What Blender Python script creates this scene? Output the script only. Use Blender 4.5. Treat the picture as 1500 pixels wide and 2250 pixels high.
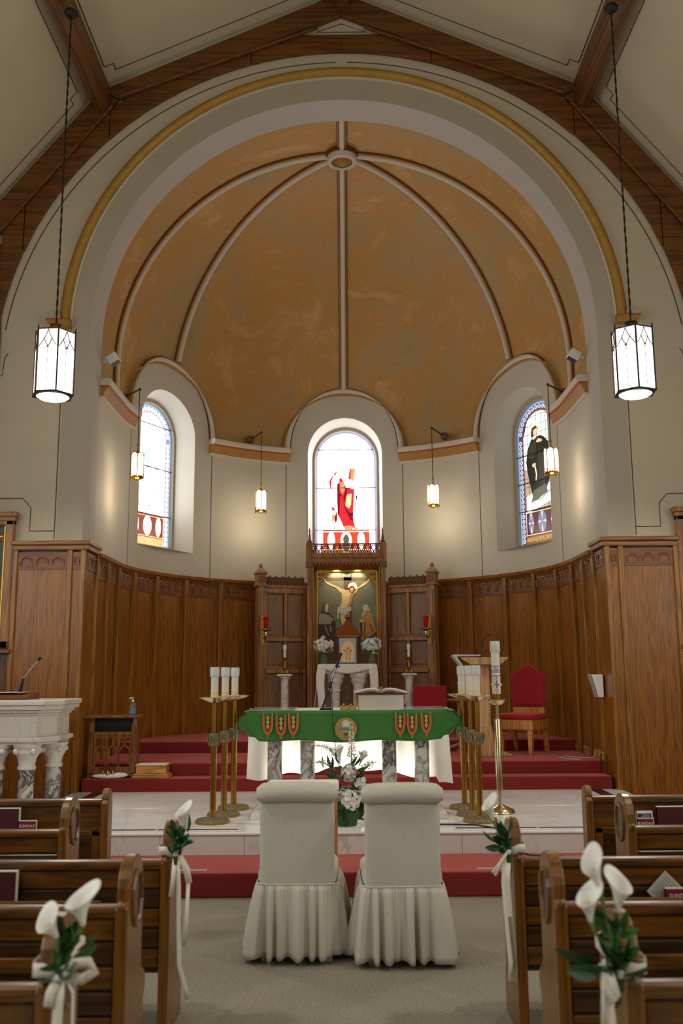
import bpy, math, random
from mathutils import Vector, Matrix
random.seed(7)
for o in list(bpy.data.objects): bpy.data.objects.remove(o)
SC = bpy.context.scene; COL = SC.collection
# ---------------------------------------------------------------- camera
F_PX, HORIZON, EYE, ROLL, AXIS_X = 2040.0, 1480.0, 1.65, math.radians(.4), 757.0
tilt = math.atan((HORIZON-1125)/F_PX); yaw = math.atan((AXIS_X-750)/F_PX)
fw = Vector((-math.sin(yaw)*math.cos(tilt), math.cos(yaw)*math.cos(tilt), math.sin(tilt)))
rt = Vector((math.cos(yaw), math.sin(yaw), 0)); up = rt.cross(fw)
rt, up = math.cos(ROLL)*rt-math.sin(ROLL)*up, math.cos(ROLL)*up+math.sin(ROLL)*rt
cd = bpy.data.cameras.new('camera'); cam = bpy.data.objects.new('camera', cd); COL.objects.link(cam)
cd.sensor_fit = 'VERTICAL'; cd.sensor_height = 36; cd.sensor_width = 24; cd.lens = 36*F_PX/2250
cd.clip_start = .05; cd.clip_end = 200
m = Matrix((rt, up, -fw)).transposed().to_4x4(); m.translation = (0, 0, EYE); cam.matrix_world = m
cd.dof.use_dof = True; cd.dof.focus_distance = 9.2; cd.dof.aperture_fstop = 2.2
SC.camera = cam
# ---------------------------------------------------------------- world, daylight, exposure
w = bpy.data.worlds.new('daylight'); SC.world = w; w.use_nodes = True
bg = w.node_tree.nodes['Background']; bg.inputs[0].default_value = (.93, .97, 1, 1); bg.inputs[1].default_value = .14
def area(name, loc, target, sx, sy, power, col=(1, 1, 1)):
    l = bpy.data.lights.new(name, 'AREA'); l.shape = 'RECTANGLE'; l.size = sx; l.size_y = sy; l.energy = power; l.color = col
    o = bpy.data.objects.new(name, l); COL.objects.link(o); o.location = loc
    o.rotation_euler = (Vector(target)-Vector(loc)).to_track_quat('-Z', 'Y').to_euler(); return o
# daylight of the tall nave windows, left and right of the pews
for yy in (-2.4, 1.6, 5.6):
    area('daylight_nave_window', (-5.66, yy, 3.6), (0, yy, 3.6), 1.3, 2.8, 60, (.93, .98, 1))
    area('daylight_nave_window', (5.66, yy, 3.6), (0, yy, 3.6), 1.3, 2.8, 46, (1, .98, .9))
SC.view_settings.view_transform = 'Standard'; SC.view_settings.look = 'None'
SC.view_settings.gamma = 1; SC.view_settings.use_curve_mapping = False; SC.view_settings.exposure = 0.2
# ---------------------------------------------------------------- helpers
def lin(c):
    if isinstance(c, str): c = [int(c[i:i+2], 16)/255 for i in (0, 2, 4)]
    return tuple((x/12.92 if x <= .04045 else ((x+.055)/1.055)**2.4) for x in c)+(1,)
MATS = {}
def _new(name):
    mt = bpy.data.materials.new(name); mt.use_nodes = True; MATS[name] = mt
    nt = mt.node_tree; return mt, nt, nt.nodes, nt.links, nt.nodes['Principled BSDF']
def mat(name, col, rough=.55, metal=0, var=0, vscale=6, bump=0, bscale=60, emit=0, ecol=None, coat=0, trans=0, spec=.5, alpha=1, sheen=0, stretch=None, sub=0):
    mt, nt, N, L, P = _new(name); c = lin(col)
    P.inputs['Base Color'].default_value = c; P.inputs['Roughness'].default_value = rough; P.inputs['Metallic'].default_value = metal
    P.inputs['Specular IOR Level'].default_value = spec; P.inputs['Coat Weight'].default_value = coat; P.inputs['Coat Roughness'].default_value = .12
    P.inputs['Transmission Weight'].default_value = trans; P.inputs['Sheen Weight'].default_value = sheen; P.inputs['Alpha'].default_value = alpha
    if sub: P.inputs['Subsurface Weight'].default_value = sub; P.inputs['Subsurface Radius'].default_value = (.02, .02, .02)
    if emit:
        P.inputs['Emission Color'].default_value = lin(ecol or col); P.inputs['Emission Strength'].default_value = emit
    if var or bump:
        tc = N.new('ShaderNodeTexCoord'); mp = N.new('ShaderNodeMapping'); L.new(tc.outputs['Object'], mp.inputs[0])
        if stretch: mp.inputs['Scale'].default_value = stretch
    if var:
        nz = N.new('ShaderNodeTexNoise'); nz.inputs['Scale'].default_value = vscale; nz.inputs['Detail'].default_value = 5; L.new(mp.outputs[0], nz.inputs[0])
        rp = N.new('ShaderNodeValToRGB'); rp.color_ramp.elements[0].position = .3; rp.color_ramp.elements[1].position = .7
        rp.color_ramp.elements[0].color = tuple(x*(1-var) for x in c[:3])+(1,); rp.color_ramp.elements[1].color = tuple(min(1, x*(1+var)) for x in c[:3])+(1,)
        L.new(nz.outputs[0], rp.inputs[0]); L.new(rp.outputs[0], P.inputs['Base Color'])
    if bump:
        nb = N.new('ShaderNodeTexNoise'); nb.inputs['Scale'].default_value = bscale; nb.inputs['Detail'].default_value = 3; L.new(mp.outputs[0], nb.inputs[0])
        bp = N.new('ShaderNodeBump'); bp.inputs['Strength'].default_value = bump; bp.inputs['Distance'].default_value = .01
        L.new(nb.outputs[0], bp.inputs['Height']); L.new(bp.outputs[0], P.inputs['Normal'])
    return mt
def wood(name, dark, light, axis='z', scale=1.0, rough=.38, coat=.25, contrast=.5):
    mt, nt, N, L, P = _new(name)
    tc = N.new('ShaderNodeTexCoord'); mp = N.new('ShaderNodeMapping'); L.new(tc.outputs['Object'], mp.inputs[0])
    s = {'x': (.35, 6, 6), 'y': (6, .35, 6), 'z': (6, 6, .35)}[axis]; mp.inputs['Scale'].default_value = tuple(a*scale for a in s)
    n1 = N.new('ShaderNodeTexNoise'); n1.inputs['Scale'].default_value = 1.3; n1.inputs['Detail'].default_value = 3; n1.inputs['Distortion'].default_value = .6; L.new(mp.outputs[0], n1.inputs[0])
    mu = N.new('ShaderNodeMath'); mu.operation = 'MULTIPLY'; mu.inputs[1].default_value = 11; L.new(n1.outputs[0], mu.inputs[0])
    fr = N.new('ShaderNodeMath'); fr.operation = 'PINGPONG'; fr.inputs[1].default_value = 1; L.new(mu.outputs[0], fr.inputs[0])
    n2 = N.new('ShaderNodeTexNoise'); n2.inputs['Scale'].default_value = 9; n2.inputs['Detail'].default_value = 6; L.new(mp.outputs[0], n2.inputs[0])
    mx = N.new('ShaderNodeMix'); mx.data_type = 'FLOAT'; mx.inputs[0].default_value = contrast; L.new(n2.outputs[0], mx.inputs[2]); L.new(fr.outputs[0], mx.inputs[3])
    rp = N.new('ShaderNodeValToRGB'); rp.color_ramp.elements[0].color = lin(dark); rp.color_ramp.elements[1].color = lin(light)
    rp.color_ramp.elements[0].position = .15; rp.color_ramp.elements[1].position = .62
    L.new(mx.outputs[0], rp.inputs[0]); L.new(rp.outputs[0], P.inputs['Base Color'])
    bp = N.new('ShaderNodeBump'); bp.inputs['Strength'].default_value = .08; bp.inputs['Distance'].default_value = .004; L.new(n2.outputs[0], bp.inputs['Height']); L.new(bp.outputs[0], P.inputs['Normal'])
    P.inputs['Roughness'].default_value = rough; P.inputs['Coat Weight'].default_value = coat; P.inputs['Coat Roughness'].default_value = .2
    return mt
def marble(name, base, vein, scale=3, width=.05, rough=.2, soft=.4, stretch=(1, 1, 1), cover=0):
    mt, nt, N, L, P = _new(name)
    tc = N.new('ShaderNodeTexCoord'); mp = N.new('ShaderNodeMapping'); L.new(tc.outputs['Object'], mp.inputs[0]); mp.inputs['Scale'].default_value = stretch; mp.inputs['Rotation'].default_value = (.3, .5, .4)
    n1 = N.new('ShaderNodeTexNoise'); n1.inputs['Scale'].default_value = scale; n1.inputs['Detail'].default_value = 5; n1.inputs['Distortion'].default_value = 1.2; L.new(mp.outputs[0], n1.inputs[0])
    su = N.new('ShaderNodeMath'); su.operation = 'SUBTRACT'; su.inputs[1].default_value = .5; L.new(n1.outputs[0], su.inputs[0])
    ab = N.new('ShaderNodeMath'); ab.operation = 'ABSOLUTE'; L.new(su.outputs[0], ab.inputs[0])
    rp = N.new('ShaderNodeValToRGB'); e = rp.color_ramp.elements; e[0].position = 0; e[0].color = lin(vein); e[1].position = width; e[1].color = lin(base); L.new(ab.outputs[0], rp.inputs[0])
    n2 = N.new('ShaderNodeTexNoise'); n2.inputs['Scale'].default_value = scale*.6; n2.inputs['Detail'].default_value = 2; L.new(mp.outputs[0], n2.inputs[0])
    r2 = N.new('ShaderNodeValToRGB'); r2.color_ramp.elements[0].position = .4; r2.color_ramp.elements[1].position = .6; L.new(n2.outputs[0], r2.inputs[0])
    mu = N.new('ShaderNodeMath'); mu.operation = 'MULTIPLY_ADD'; mu.inputs[1].default_value = (1-soft)*(1-cover); mu.inputs[2].default_value = soft*.5+cover; L.new(r2.outputs[0], mu.inputs[0])
    mx = N.new('ShaderNodeMix'); mx.data_type = 'RGBA'; L.new(mu.outputs[0], mx.inputs[0]); mx.inputs[6].default_value = lin(base); L.new(rp.outputs[0], mx.inputs[7])
    L.new(mx.outputs[2], P.inputs['Base Color']); P.inputs['Roughness'].default_value = rough
    return mt
def glow(name, col, strength, dark=.25):
    c = lin(col); mt, nt, N, L, P = _new(name)
    P.inputs['Base Color'].default_value = tuple(x*dark for x in c[:3])+(1,); P.inputs['Roughness'].default_value = .3
    P.inputs['Emission Color'].default_value = c; P.inputs['Emission Strength'].default_value = strength
    return mt
class MB:
    def __init__(s): s.v = []; s.f = []
    def add(s, vs, fs):
        o = len(s.v); s.v += [tuple(v) for v in vs]; s.f += [tuple(i+o for i in f) for f in fs]; return s
    def box(s, x0, x1, y0, y1, z0, z1):
        return s.add([(x, y, z) for z in (z0, z1) for y in (y0, y1) for x in (x0, x1)],
                     [(0, 2, 3, 1), (4, 5, 7, 6), (0, 1, 5, 4), (2, 6, 7, 3), (0, 4, 6, 2), (1, 3, 7, 5)])
    def lathe(s, prof, n=16, c=(0, 0, 0), sx=1, sy=1, rot=0, cap=True):
        vs = []; fs = []; k = len(prof)
        for r, z in prof:
            for i in range(n):
                a = 2*math.pi*i/n+rot; vs.append((c[0]+r*sx*math.cos(a), c[1]+r*sy*math.sin(a), c[2]+z))
        for j in range(k-1):
            for i in range(n): fs.append((j*n+i, j*n+(i+1) % n, (j+1)*n+(i+1) % n, (j+1)*n+i))
        if cap: fs.append(tuple(range(n-1, -1, -1))); fs.append(tuple((k-1)*n+i for i in range(n)))
        return s.add(vs, fs)
    def tube(s, pts, r, n=8, caps=True, flat=1.0):
        pts = [Vector(p) for p in pts]; rs = r if isinstance(r, (list, tuple)) else [r]*len(pts); vs = []; fs = []; u = None
        for i, p in enumerate(pts):
            t = (pts[min(i+1, len(pts)-1)]-pts[max(i-1, 0)]); t = t.normalized() if t.length > 1e-9 else Vector((0, 0, 1))
            if u is None: u = t.orthogonal().normalized()
            u = u-t*u.dot(t); u = u.normalized() if u.length > 1e-6 else t.orthogonal().normalized(); b = t.cross(u)
            for k in range(n):
                a = 2*math.pi*k/n; vs.append(p+(u*math.cos(a)+b*math.sin(a)*flat)*rs[i])
        for i in range(len(pts)-1):
            for k in range(n): fs.append((i*n+k, i*n+(k+1) % n, (i+1)*n+(k+1) % n, (i+1)*n+k))
        if caps: fs.append(tuple(range(n-1, -1, -1))); fs.append(tuple((len(pts)-1)*n+k for k in range(n)))
        return s.add(vs, fs)
    def prism(s, poly, axis, a, b):
        n = len(poly)
        mk = {'y': lambda p, q: (p[0], q, p[1]), 'x': lambda p, q: (q, p[0], p[1]), 'z': lambda p, q: (p[0], p[1], q)}[axis]
        vs = [mk(p, a) for p in poly]+[mk(p, b) for p in poly]
        return s.add(vs, [tuple(range(n)), tuple(range(2*n-1, n-1, -1))]+[(i, n+i, n+(i+1) % n, (i+1) % n) for i in range(n)])
    def sweep(s, frames, prof, caps=True, closed=False, closedprof=True):
        n = len(prof); vs = []; fs = []
        for o, U, V in frames:
            o, U, V = Vector(o), Vector(U), Vector(V)
            for u, v in prof: vs.append(o+U*u+V*v)
        m = len(frames)
        for i in range(m if closed else m-1):
            j = (i+1) % m
            for k in range(n if closedprof else n-1): fs.append((i*n+k, i*n+(k+1) % n, j*n+(k+1) % n, j*n+k))
        if caps and not closed and closedprof: fs.append(tuple(range(n-1, -1, -1))); fs.append(tuple((m-1)*n+k for k in range(n)))
        return s.add(vs, fs)
    def grid(s, fn, nu, nv):
        vs = [fn(i/nu, j/nv) for j in range(nv+1) for i in range(nu+1)]
        return s.add(vs, [(j*(nu+1)+i, j*(nu+1)+i+1, (j+1)*(nu+1)+i+1, (j+1)*(nu+1)+i) for j in range(nv) for i in range(nu)])
    def sphere(s, c, r, n=12, m=8, sz=1, sx=1, sy=1):
        return s.lathe([(max(1e-4, r*math.sin(math.pi*j/m)), -r*sz*math.cos(math.pi*j/m)) for j in range(m+1)], n, c, sx, sy)
    def xf(s, M):
        s.v = [tuple(M @ Vector(v)) for v in s.v]; return s
    def mesh(s, name):
        me = bpy.data.meshes.new(name); me.from_pydata(s.v, [], s.f); me.update(); return me
def fixn(me):
    import bmesh
    b = bmesh.new(); b.from_mesh(me); bmesh.ops.recalc_face_normals(b, faces=b.faces); b.to_mesh(me); b.free()
def obj(name, mb, mt, parent=None, loc=None, rot=None, smooth=False, bev=0, bseg=2, solid=0, sub=0, fix=True):
    me = mb.mesh(name) if isinstance(mb, MB) else mb
    if isinstance(mb, MB) and fix: fixn(me)
    if mt is not None and not me.materials: me.materials.append(MATS[mt] if isinstance(mt, str) else mt)
    o = bpy.data.objects.new(name, me); COL.objects.link(o)
    if parent: o.parent = parent
    if loc: o.location = loc
    if rot is not None: o.rotation_euler = rot if isinstance(rot, tuple) else (0, 0, rot)
    if smooth:
        me.polygons.foreach_set('use_smooth', [True]*len(me.polygons))
        try: me.set_sharp_from_angle(angle=math.radians(smooth if smooth is not True else 40))
        except Exception: pass
    if solid:
        sm = o.modifiers.new('thickness', 'SOLIDIFY'); sm.thickness = solid; sm.offset = 0
    if sub:
        sm = o.modifiers.new('smooth', 'SUBSURF'); sm.levels = sub; sm.render_levels = sub
    if bev:
        b = o.modifiers.new('edges', 'BEVEL'); b.width = bev; b.segments = bseg; b.limit_method = 'ANGLE'; b.angle_limit = math.radians(50)
    return o
def empty(name, loc=(0, 0, 0), rotz=0):
    o = bpy.data.objects.new(name, None); COL.objects.link(o); o.location = loc; o.rotation_euler = (0, 0, rotz); o.empty_display_size = .1; return o
def tag(o, label, cat=None, group=None, kind=None):
    o['label'] = label
    if cat: o['category'] = cat
    if group: o['group'] = group
    if kind: o['kind'] = kind
    return o
def struct(o, label=None, cat=None):
    o['kind'] = 'structure'
    if label: o['label'] = label
    if cat: o['category'] = cat
    return o
def copy_tree(o, parent=None):
    c = o.copy(); COL.objects.link(c); c.parent = parent
    for ch in list(o.children): copy_tree(ch, c)
    return c
def text_mesh(body, size, extrude=.001):
    cu = bpy.data.curves.new('lettering', 'FONT'); cu.body = body; cu.size = size; cu.extrude = extrude; cu.align_x = 'CENTER'; cu.align_y = 'CENTER'
    t = bpy.data.objects.new('lettering', cu); COL.objects.link(t); bpy.context.view_layer.update()
    me = bpy.data.meshes.new_from_object(t.evaluated_get(bpy.context.evaluated_depsgraph_get())); bpy.data.objects.remove(t); return me
def arc(cx, cz, r, a0, a1, n):
    return [(cx+r*math.cos(math.radians(a0+(a1-a0)*i/n)), cz+r*math.sin(math.radians(a0+(a1-a0)*i/n))) for i in range(n+1)]
def lerp(a, b, t): return a+(b-a)*t
def interp(pts, x):
    if x <= pts[0][0]: return pts[0][1]
    for (a, b), (c, d) in zip(pts, pts[1:]):
        if x <= c: return b+(d-b)*(x-a)/(c-a)
    return pts[-1][1]
def bez(p0, p1, p2, p3, n=10):
    p0, p1, p2, p3 = map(Vector, (p0, p1, p2, p3)); r = []
    for i in range(n+1):
        t = i/n; r.append(p0*(1-t)**3+p1*3*t*(1-t)**2+p2*3*t*t*(1-t)+p3*t**3)
    return r
def ribbon_xz(pts, w, y):
    """flat painted line of width w along points (x,z) on the plane Y=y"""
    mb = MB(); n = len(pts); L = []
    for i, (x, z) in enumerate(pts):
        a = Vector(pts[max(i-1, 0)]); b = Vector(pts[min(i+1, n-1)]); d = (b-a).normalized(); nn = Vector((-d[1], d[0]))*w/2
        L += [(x+nn[0], y, z+nn[1]), (x-nn[0], y, z-nn[1])]
    return mb.add(L, [(2*i, 2*i+1, 2*i+3, 2*i+2) for i in range(n-1)])
# ---------------------------------------------------------------- materials
wood('oak_wall', '5e3509', '9c6119', 'z', 1.7, .36, .25, .38)
wood('oak_wall_dark', '4c2c0a', '7e501a', 'z', 1.0, .34, .25)
wood('oak_post', '683e0c', '9c681e', 'z', 1.2, .34, .25)
wood('oak_cap', '643810', '9c6626', 'x', 1.0, .34, .25)
wood('oak_frieze', '58320c', '845220', 'x', 1.2, .4, .2)
wood('oak_light', '94602a', 'cf9f5e', 'x', 1.0, .45, .1)
wood('beam', '4a2806', '7a490f', 'x', .8, .5, .1)
wood('beam_y', '4a2806', '7a490f', 'y', .8, .5, .1)
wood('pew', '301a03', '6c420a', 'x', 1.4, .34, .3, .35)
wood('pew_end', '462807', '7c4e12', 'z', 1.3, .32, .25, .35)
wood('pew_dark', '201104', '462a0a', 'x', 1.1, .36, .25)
wood('reredos', '70421a', 'a87238', 'z', 1.3, .42, .2)
wood('reredos_panel', '6e4826', '8c6440', 'z', 1.6, .42, .2)
wood('reredos_dark', '5a3214', '84522a', 'x', 1.5, .45, .2)
wood('kneeler', '4a290c', '8a5420', 'z', 1.4, .4, .2)
wood('box_oak', '9a611f', 'd39a4c', 'x', 1.2, .4, .2)
wood('lectern', '96683a', 'c39a68', 'z', 1.2, .45, .15)
wood('chair_oak', '9a5a1c', 'cf8f3c', 'z', 1.3, .38, .25)
mat('plaster', 'cfc3a9', .85, var=.03, vscale=2.2, bump=.03, bscale=90)
mat('plaster_warm', 'd9cdb0', .85, var=.03, vscale=1.6, bump=.03, bscale=90)
mat('plaster_apse', 'cfc8b8', .8, var=.03, vscale=2.5, bump=.03, bscale=90)
mat('plaster_arch', 'c6c0b6', .85, var=.02, vscale=2.5)
mat('plaster_ring', 'bab09c', .85, var=.02, vscale=2.5)
mat('paint_line', '5b4f40', .8)
mat('gold_paint', 'b98f3c', .5, metal=.25, var=.12, vscale=8)
mat('ochre_paint', 'b4823f', .6, var=.08, vscale=10)
mat('brown_paint', '6f3d12', .6)
mat('red_paint', 'a8552d', .6)
mat('cream_paint', 'd9d0c0', .7)
mat('carpet_red', '7a1410', .95, var=.1, vscale=140, bump=.35, bscale=420, sheen=.85); MATS['carpet_red'].node_tree.nodes['Principled BSDF'].inputs['Sheen Tint'].default_value = (1, .3, .25, 1)
mat('carpet_grey', '948d7b', .97, var=.3, vscale=75, bump=.35, bscale=420)
mat('brass', 'b58a3a', .26, metal=1, var=.12, vscale=9)
mat('brass_pale', 'd3c49a', .22, metal=1)
mat('brass_ornate', '8d8166', .42, metal=.85, var=.5, vscale=70, bump=1.0, bscale=110)
mat('bronze', '4b3f33', .5, metal=.5)
mat('iron', '3a322b', .5, metal=.6)
mat('chrome', 'c8c8c8', .2, metal=1)
mat('black', '17161a', .5)
mat('candle', 'e6e0d4', .45, sub=.25)
mat('candle_low', 'e6cfae', .45, sub=.25)
mat('candle_cup', 'd9dcd6', .2, spec=.6)
mat('white_cloth', 'ece6dc', .85, bump=.06, bscale=200)
mat('altar_cloth', 'efe9df', .8, bump=.06, bscale=180, sub=.15)
mat('slipcover', 'c9c3b4', .9, var=.05, vscale=60, bump=.12, bscale=350)
mat('green_cloth', '3c7a30', .8, var=.08, vscale=60, bump=.1, bscale=400, sheen=.15)
mat('embroidery_orange', 'cf5f26', .8)
mat('embroidery_gold', 'c9a766', .75, bump=.1, bscale=300)
mat('embroidery_tan', 'b58b4c', .8, bump=.1, bscale=300)
mat('embroidery_white', 'e4ddcc', .8)
mat('embroidery_green', '5c8f78', .8)
mat('embroidery_teal', '2d5a58', .8)
mat('velvet', '9c0a16', .85, var=.06, vscale=14, sheen=.7); MATS['velvet'].node_tree.nodes['Principled BSDF'].inputs['Sheen Tint'].default_value = (1, .2, .25, 1)
mat('velvet_dark', '6e0a12', .9, sheen=.3)
mat('glass_clear', 'e8f0ee', .03, trans=.95, spec=.5)
mat('glass_blue', '86b8d8', .05, trans=.5)
mat('glass_green', 'a8c9b0', .05, trans=.85)
mat('glass_plate', 'c4d2ce', .08)
mat('red_glass', '90060c', .08, trans=.3, emit=.06, ecol='ff1a10')
mat('plastic_white', 'e6e4de', .4)
mat('plastic_grey', 'b8b4aa', .4)
mat('leaf', '38662a', .45, var=.3, vscale=30)
mat('leaf_dark', '264a22', .5, var=.3, vscale=30)
mat('leaf_pale', '8fa886', .5, var=.15, vscale=30)
mat('stem', '5d7d3a', .5)
mat('petal', 'efece4', .55, sub=.2)
mat('petal_cream', 'e6e0cf', .6, sub=.2)
mat('petal_blue', 'cfdde0', .6)
mat('ribbon', 'e8e0cf', .4, sheen=.3)
mat('red_berry', 'c2381e', .4)
mat('book_red', '7a1620', .5)
mat('book_maroon', '4a1018', .5)
mat('book_navy', '26324e', .5)
mat('paper', 'dedacd', .8)
mat('paper_grey', 'b9b9ac', .8)
mat('copper', 'b0693c', .32, metal=.85, var=.1, vscale=10)
mat('copper_pale', 'd8b48c', .3, metal=.8, var=.15, vscale=30, bump=.6, bscale=70)
mat('mauve_wall', '6a5346', .5, metal=.3)
mat('silver', 'c8c6c0', .3, metal=.9)
mat('gilt', 'c79a3c', .3, metal=.8, var=.1, vscale=20)
mat('carved_red', '8e4a30', .6, var=.2, vscale=60)
mat('carved_grey', '745a44', .7, var=.2, vscale=60)
mat('carved_brown', '9a7454', .6, var=.2, vscale=40)
mat('stone_dark', '2d2a27', .25)
marble('marble_floor', 'f8f8f6', 'd9d5d0', 1.1, .03, .16, .5, (1, .5, 1))
marble('marble_riser', 'd8d2c8', 'b3aaa0', 1.6, .03, .25, .4, (1, 1, 1))
marble('marble_white', 'e2ddd3', 'bdb6ac', 2.2, .03, .3, .5)
marble('marble_veined', 'd8d3ca', '28242a', 8, .11, .22, 0, (1, 1, .7), cover=.55)
marble('marble_pink', 'd8cfc6', '8f7f74', 9, .06, .25, .3)
# ================================================================ THE BUILDING
YC, RW, RD, ZS, YW, ZA = 12.05, 3.05, 3.1, 5.78, 10.74, 5.77
def apse(s, R, dz=0):                       # s degrees along the apse; beyond +-90 the straight stilts
    if abs(s) <= 90:
        a = math.radians(s); return (R*math.sin(a), YC+R*math.cos(a))
    return (math.copysign(R, s), YC-(abs(s)-90)*math.pi/180*RD)
def apse_in(s):
    if abs(s) <= 90: a = math.radians(s); return Vector((-math.sin(a), -math.cos(a), 0))
    return Vector((-math.copysign(1, s), 0, 0))
SEND = 90+math.degrees((YC-11.14)/RD)
def apse_frames(s0, s1, z, R=RW, step=2.5):
    n = max(2, int(abs(s1-s0)/step)); out = []
    for i in range(n+1):
        s = s0+(s1-s0)*i/n; x, y = apse(s, R); out.append(((x, y, z), apse_in(s), (0, 0, 1)))
    return out
# dome material: mottled gilding
mt, nt, N, L, P = _new('dome_gilding')
tc = N.new('ShaderNodeTexCoord'); n1 = N.new('ShaderNodeTexNoise'); n1.inputs['Scale'].default_value = 1.0; n1.inputs['Detail'].default_value = 9; n1.inputs['Roughness'].default_value = .65; n1.inputs['Distortion'].default_value = .8; L.new(tc.outputs['Object'], n1.inputs[0])
rp = N.new('ShaderNodeValToRGB'); e = rp.color_ramp.elements; e[0].position = .28; e[0].color = lin('aa9468'); e[1].position = .7; e[1].color = lin('d2b482')
e2 = e.new(.42); e2.color = lin('ba9a66'); e3 = e.new(.55); e3.color = lin('c4924a')
L.new(n1.outputs[0], rp.inputs[0]); n2 = N.new('ShaderNodeTexNoise'); n2.inputs['Scale'].default_value = 30; n2.inputs['Detail'].default_value = 4; L.new(tc.outputs['Object'], n2.inputs[0])
mx = N.new('ShaderNodeMix'); mx.data_type = 'RGBA'; mx.blend_type = 'SOFT_LIGHT'; mx.inputs[0].default_value = .3; L.new(rp.outputs[0], mx.inputs[6]); L.new(n2.outputs[0], mx.inputs[7])
L.new(mx.outputs[2], P.inputs['Base Color']); P.inputs['Roughness'].default_value = .55; P.inputs['Metallic'].default_value = .15
# ---- floors and steps
struct(obj('floor', MB().box(-5.9, 5.9, -5, 7.4, -.2, 0), 'carpet_grey'), 'grey carpeted aisle floor')
struct(obj('floor_red_step', MB().box(-5.9, 5.9, 7.33, 10.74, 0, .178), 'carpet_red', bev=.015), 'lowest red carpeted step below the marble platform')
plat = struct(obj('floor_marble_platform', MB().box(-3.06, 3.06, 8.06, 10.76, .17, .345), 'marble_riser'), 'white marble sanctuary platform')
RS = [-3.06, -2.3, -1.55, -.85, -.25, .3, .95, 1.33, 2.0, 2.4, 3.06]
for a, b in zip(RS, RS[1:]): obj('riser_slab', MB().box(a+.0015, b-.0015, 8.035, 8.06, .178, .335), 'marble_riser', plat, bev=.002)
obj('nosing', MB().box(-3.07, 3.07, 8.02, 8.12, .336, .361), 'marble_floor', plat, bev=.008)
def floor_slab(x0, x1, y0, y1): obj('floor_slab', MB().box(x0+.001, x1-.001, y0+.001, y1-.001, .34, .361), 'marble_floor', plat, bev=.0012, bseg=1)
xs = [-2.7, -1.8, -.9, 0, .9, 1.8, 2.7]; ys = [8.2, 8.85, 9.48, 10.11, 10.74]
for i in range(6):
    for j in range(4): floor_slab(xs[i], xs[i+1], ys[j], ys[j+1])
for sx in (-1, 1):
    obj('inlay_strip', MB().box(min(sx*2.7, sx*2.84), max(sx*2.7, sx*2.84), 8.12, 10.74, .34, .3608), 'stone_dark', plat)
    for j in range(4): floor_slab(min(sx*2.84, sx*3.05), max(sx*2.84, sx*3.05), ys[j] if j else 8.12, ys[j+1])
    a, b = sorted((sx*1.62, sx*2.7)); obj('inlay_strip', MB().box(a, b, 8.15, 8.2, .34, .3614), 'stone_dark', plat)
    a, b = sorted((sx*.92, sx*1.6)); obj('inlay_strip', MB().box(a, b, 8.15, 8.2, .34, .3614), 'stone_dark', plat)
obj('floor_slab', MB().box(-.92, .92, 8.12, 8.2, .34, .361), 'marble_floor', plat); 
for sx in (-1, 1): a, b = sorted((sx*.92, sx*2.7)); obj('floor_slab', MB().box(a, b, 8.12, 8.15, .34, .361), 'marble_floor', plat)
def apse_slab(name, yfront, z0, z1):
    pts = [(-2.965, yfront), (2.965, yfront)]
    R = RW-.005; s1 = 100 if yfront < 11.3 else 90
    ang0 = math.degrees(math.acos((yfront-YC)/R)) if yfront > YC else None
    poly = [(2.965, yfront)]
    if yfront < YC:
        poly += [(2.965, 11.14), (R, 11.14)]+[apse(90-180*i/48, R) for i in range(49)]+[(-R, 11.14), (-2.965, 11.14), (-2.965, yfront)] if yfront < 11.13 else [(R, yfront)]+[apse(90-180*i/48, R) for i in range(49)]+[(-R, yfront)]
    else:
        poly = [apse(ang0-2*ang0*i/44, R) for i in range(45)]
    return struct(obj(name, MB().prism(poly, 'z', z0, z1), 'carpet_red', bev=.015))
apse_slab('floor_chancel_step_lower', 10.74, .17, .503)['label'] = 'first red carpeted chancel step above the marble'
apse_slab('floor_chancel_step_middle', 11.03, .503, .645)['label'] = 'deep red carpeted chancel step under the celebrant chair'
apse_slab('floor_chancel_step_upper', 12.41, .645, .789)['label'] = 'top red carpeted step along the apse panelling'
# ---- apse wall with three window openings and round-headed lunettes
WIN = (0.0, -61.3, 61.3); OH, OZ, SILL = .63, 5.25, 3.47; LR, LZ = 1.0, 5.30
def lun(s):
    for c in WIN:
        u = math.radians(s-c)*RW
        if abs(u) <= LR: return LZ+math.sqrt(max(0, LR*LR-u*u))
    return None
ss = set([-SEND, SEND, -90.0, 90.0]); k = -SEND
while k < SEND: ss.add(round(k, 3)); k += 3
for c in WIN:
    for half, n in ((LR, 36), (OH, 30)):
        for i in range(n+1): ss.add(round(c+math.degrees(half*-math.cos(math.pi*i/n)/RW), 4))
ss = sorted(ss); mb = MB()
def opn(s, c):
    u = math.radians(s-c)*RW; return OZ+math.sqrt(max(0, OH*OH-u*u))
for a, b in zip(ss, ss[1:]):
    mid = (a+b)/2
    if b-a < .002: continue
    inl = [c for c in WIN if abs(math.radians(mid-c)*RW) < LR]; inw = [c for c in WIN if abs(math.radians(mid-c)*RW) < OH]
    ta, tb = ((lun(a) or LZ), (lun(b) or LZ)) if inl else (LZ-.02, LZ-.02)
    rows = [((.3, .3), (ta, tb))] if not inw else [((.3, .3), (SILL, SILL)), ((opn(a, inw[0]), opn(b, inw[0])), (ta, tb))]
    for (z0, z1), (y0, y1) in rows:
        pa, pb = apse(a, RW), apse(b, RW)
        mb.add([(*pa, z0), (*pb, z1), (*pb, y1), (*pa, y0)], [(0, 1, 2, 3)])
apsew = struct(obj('wall_apse', mb, 'plaster_apse', smooth=30), 'curved cream apse wall with round-headed window lunettes')
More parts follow.
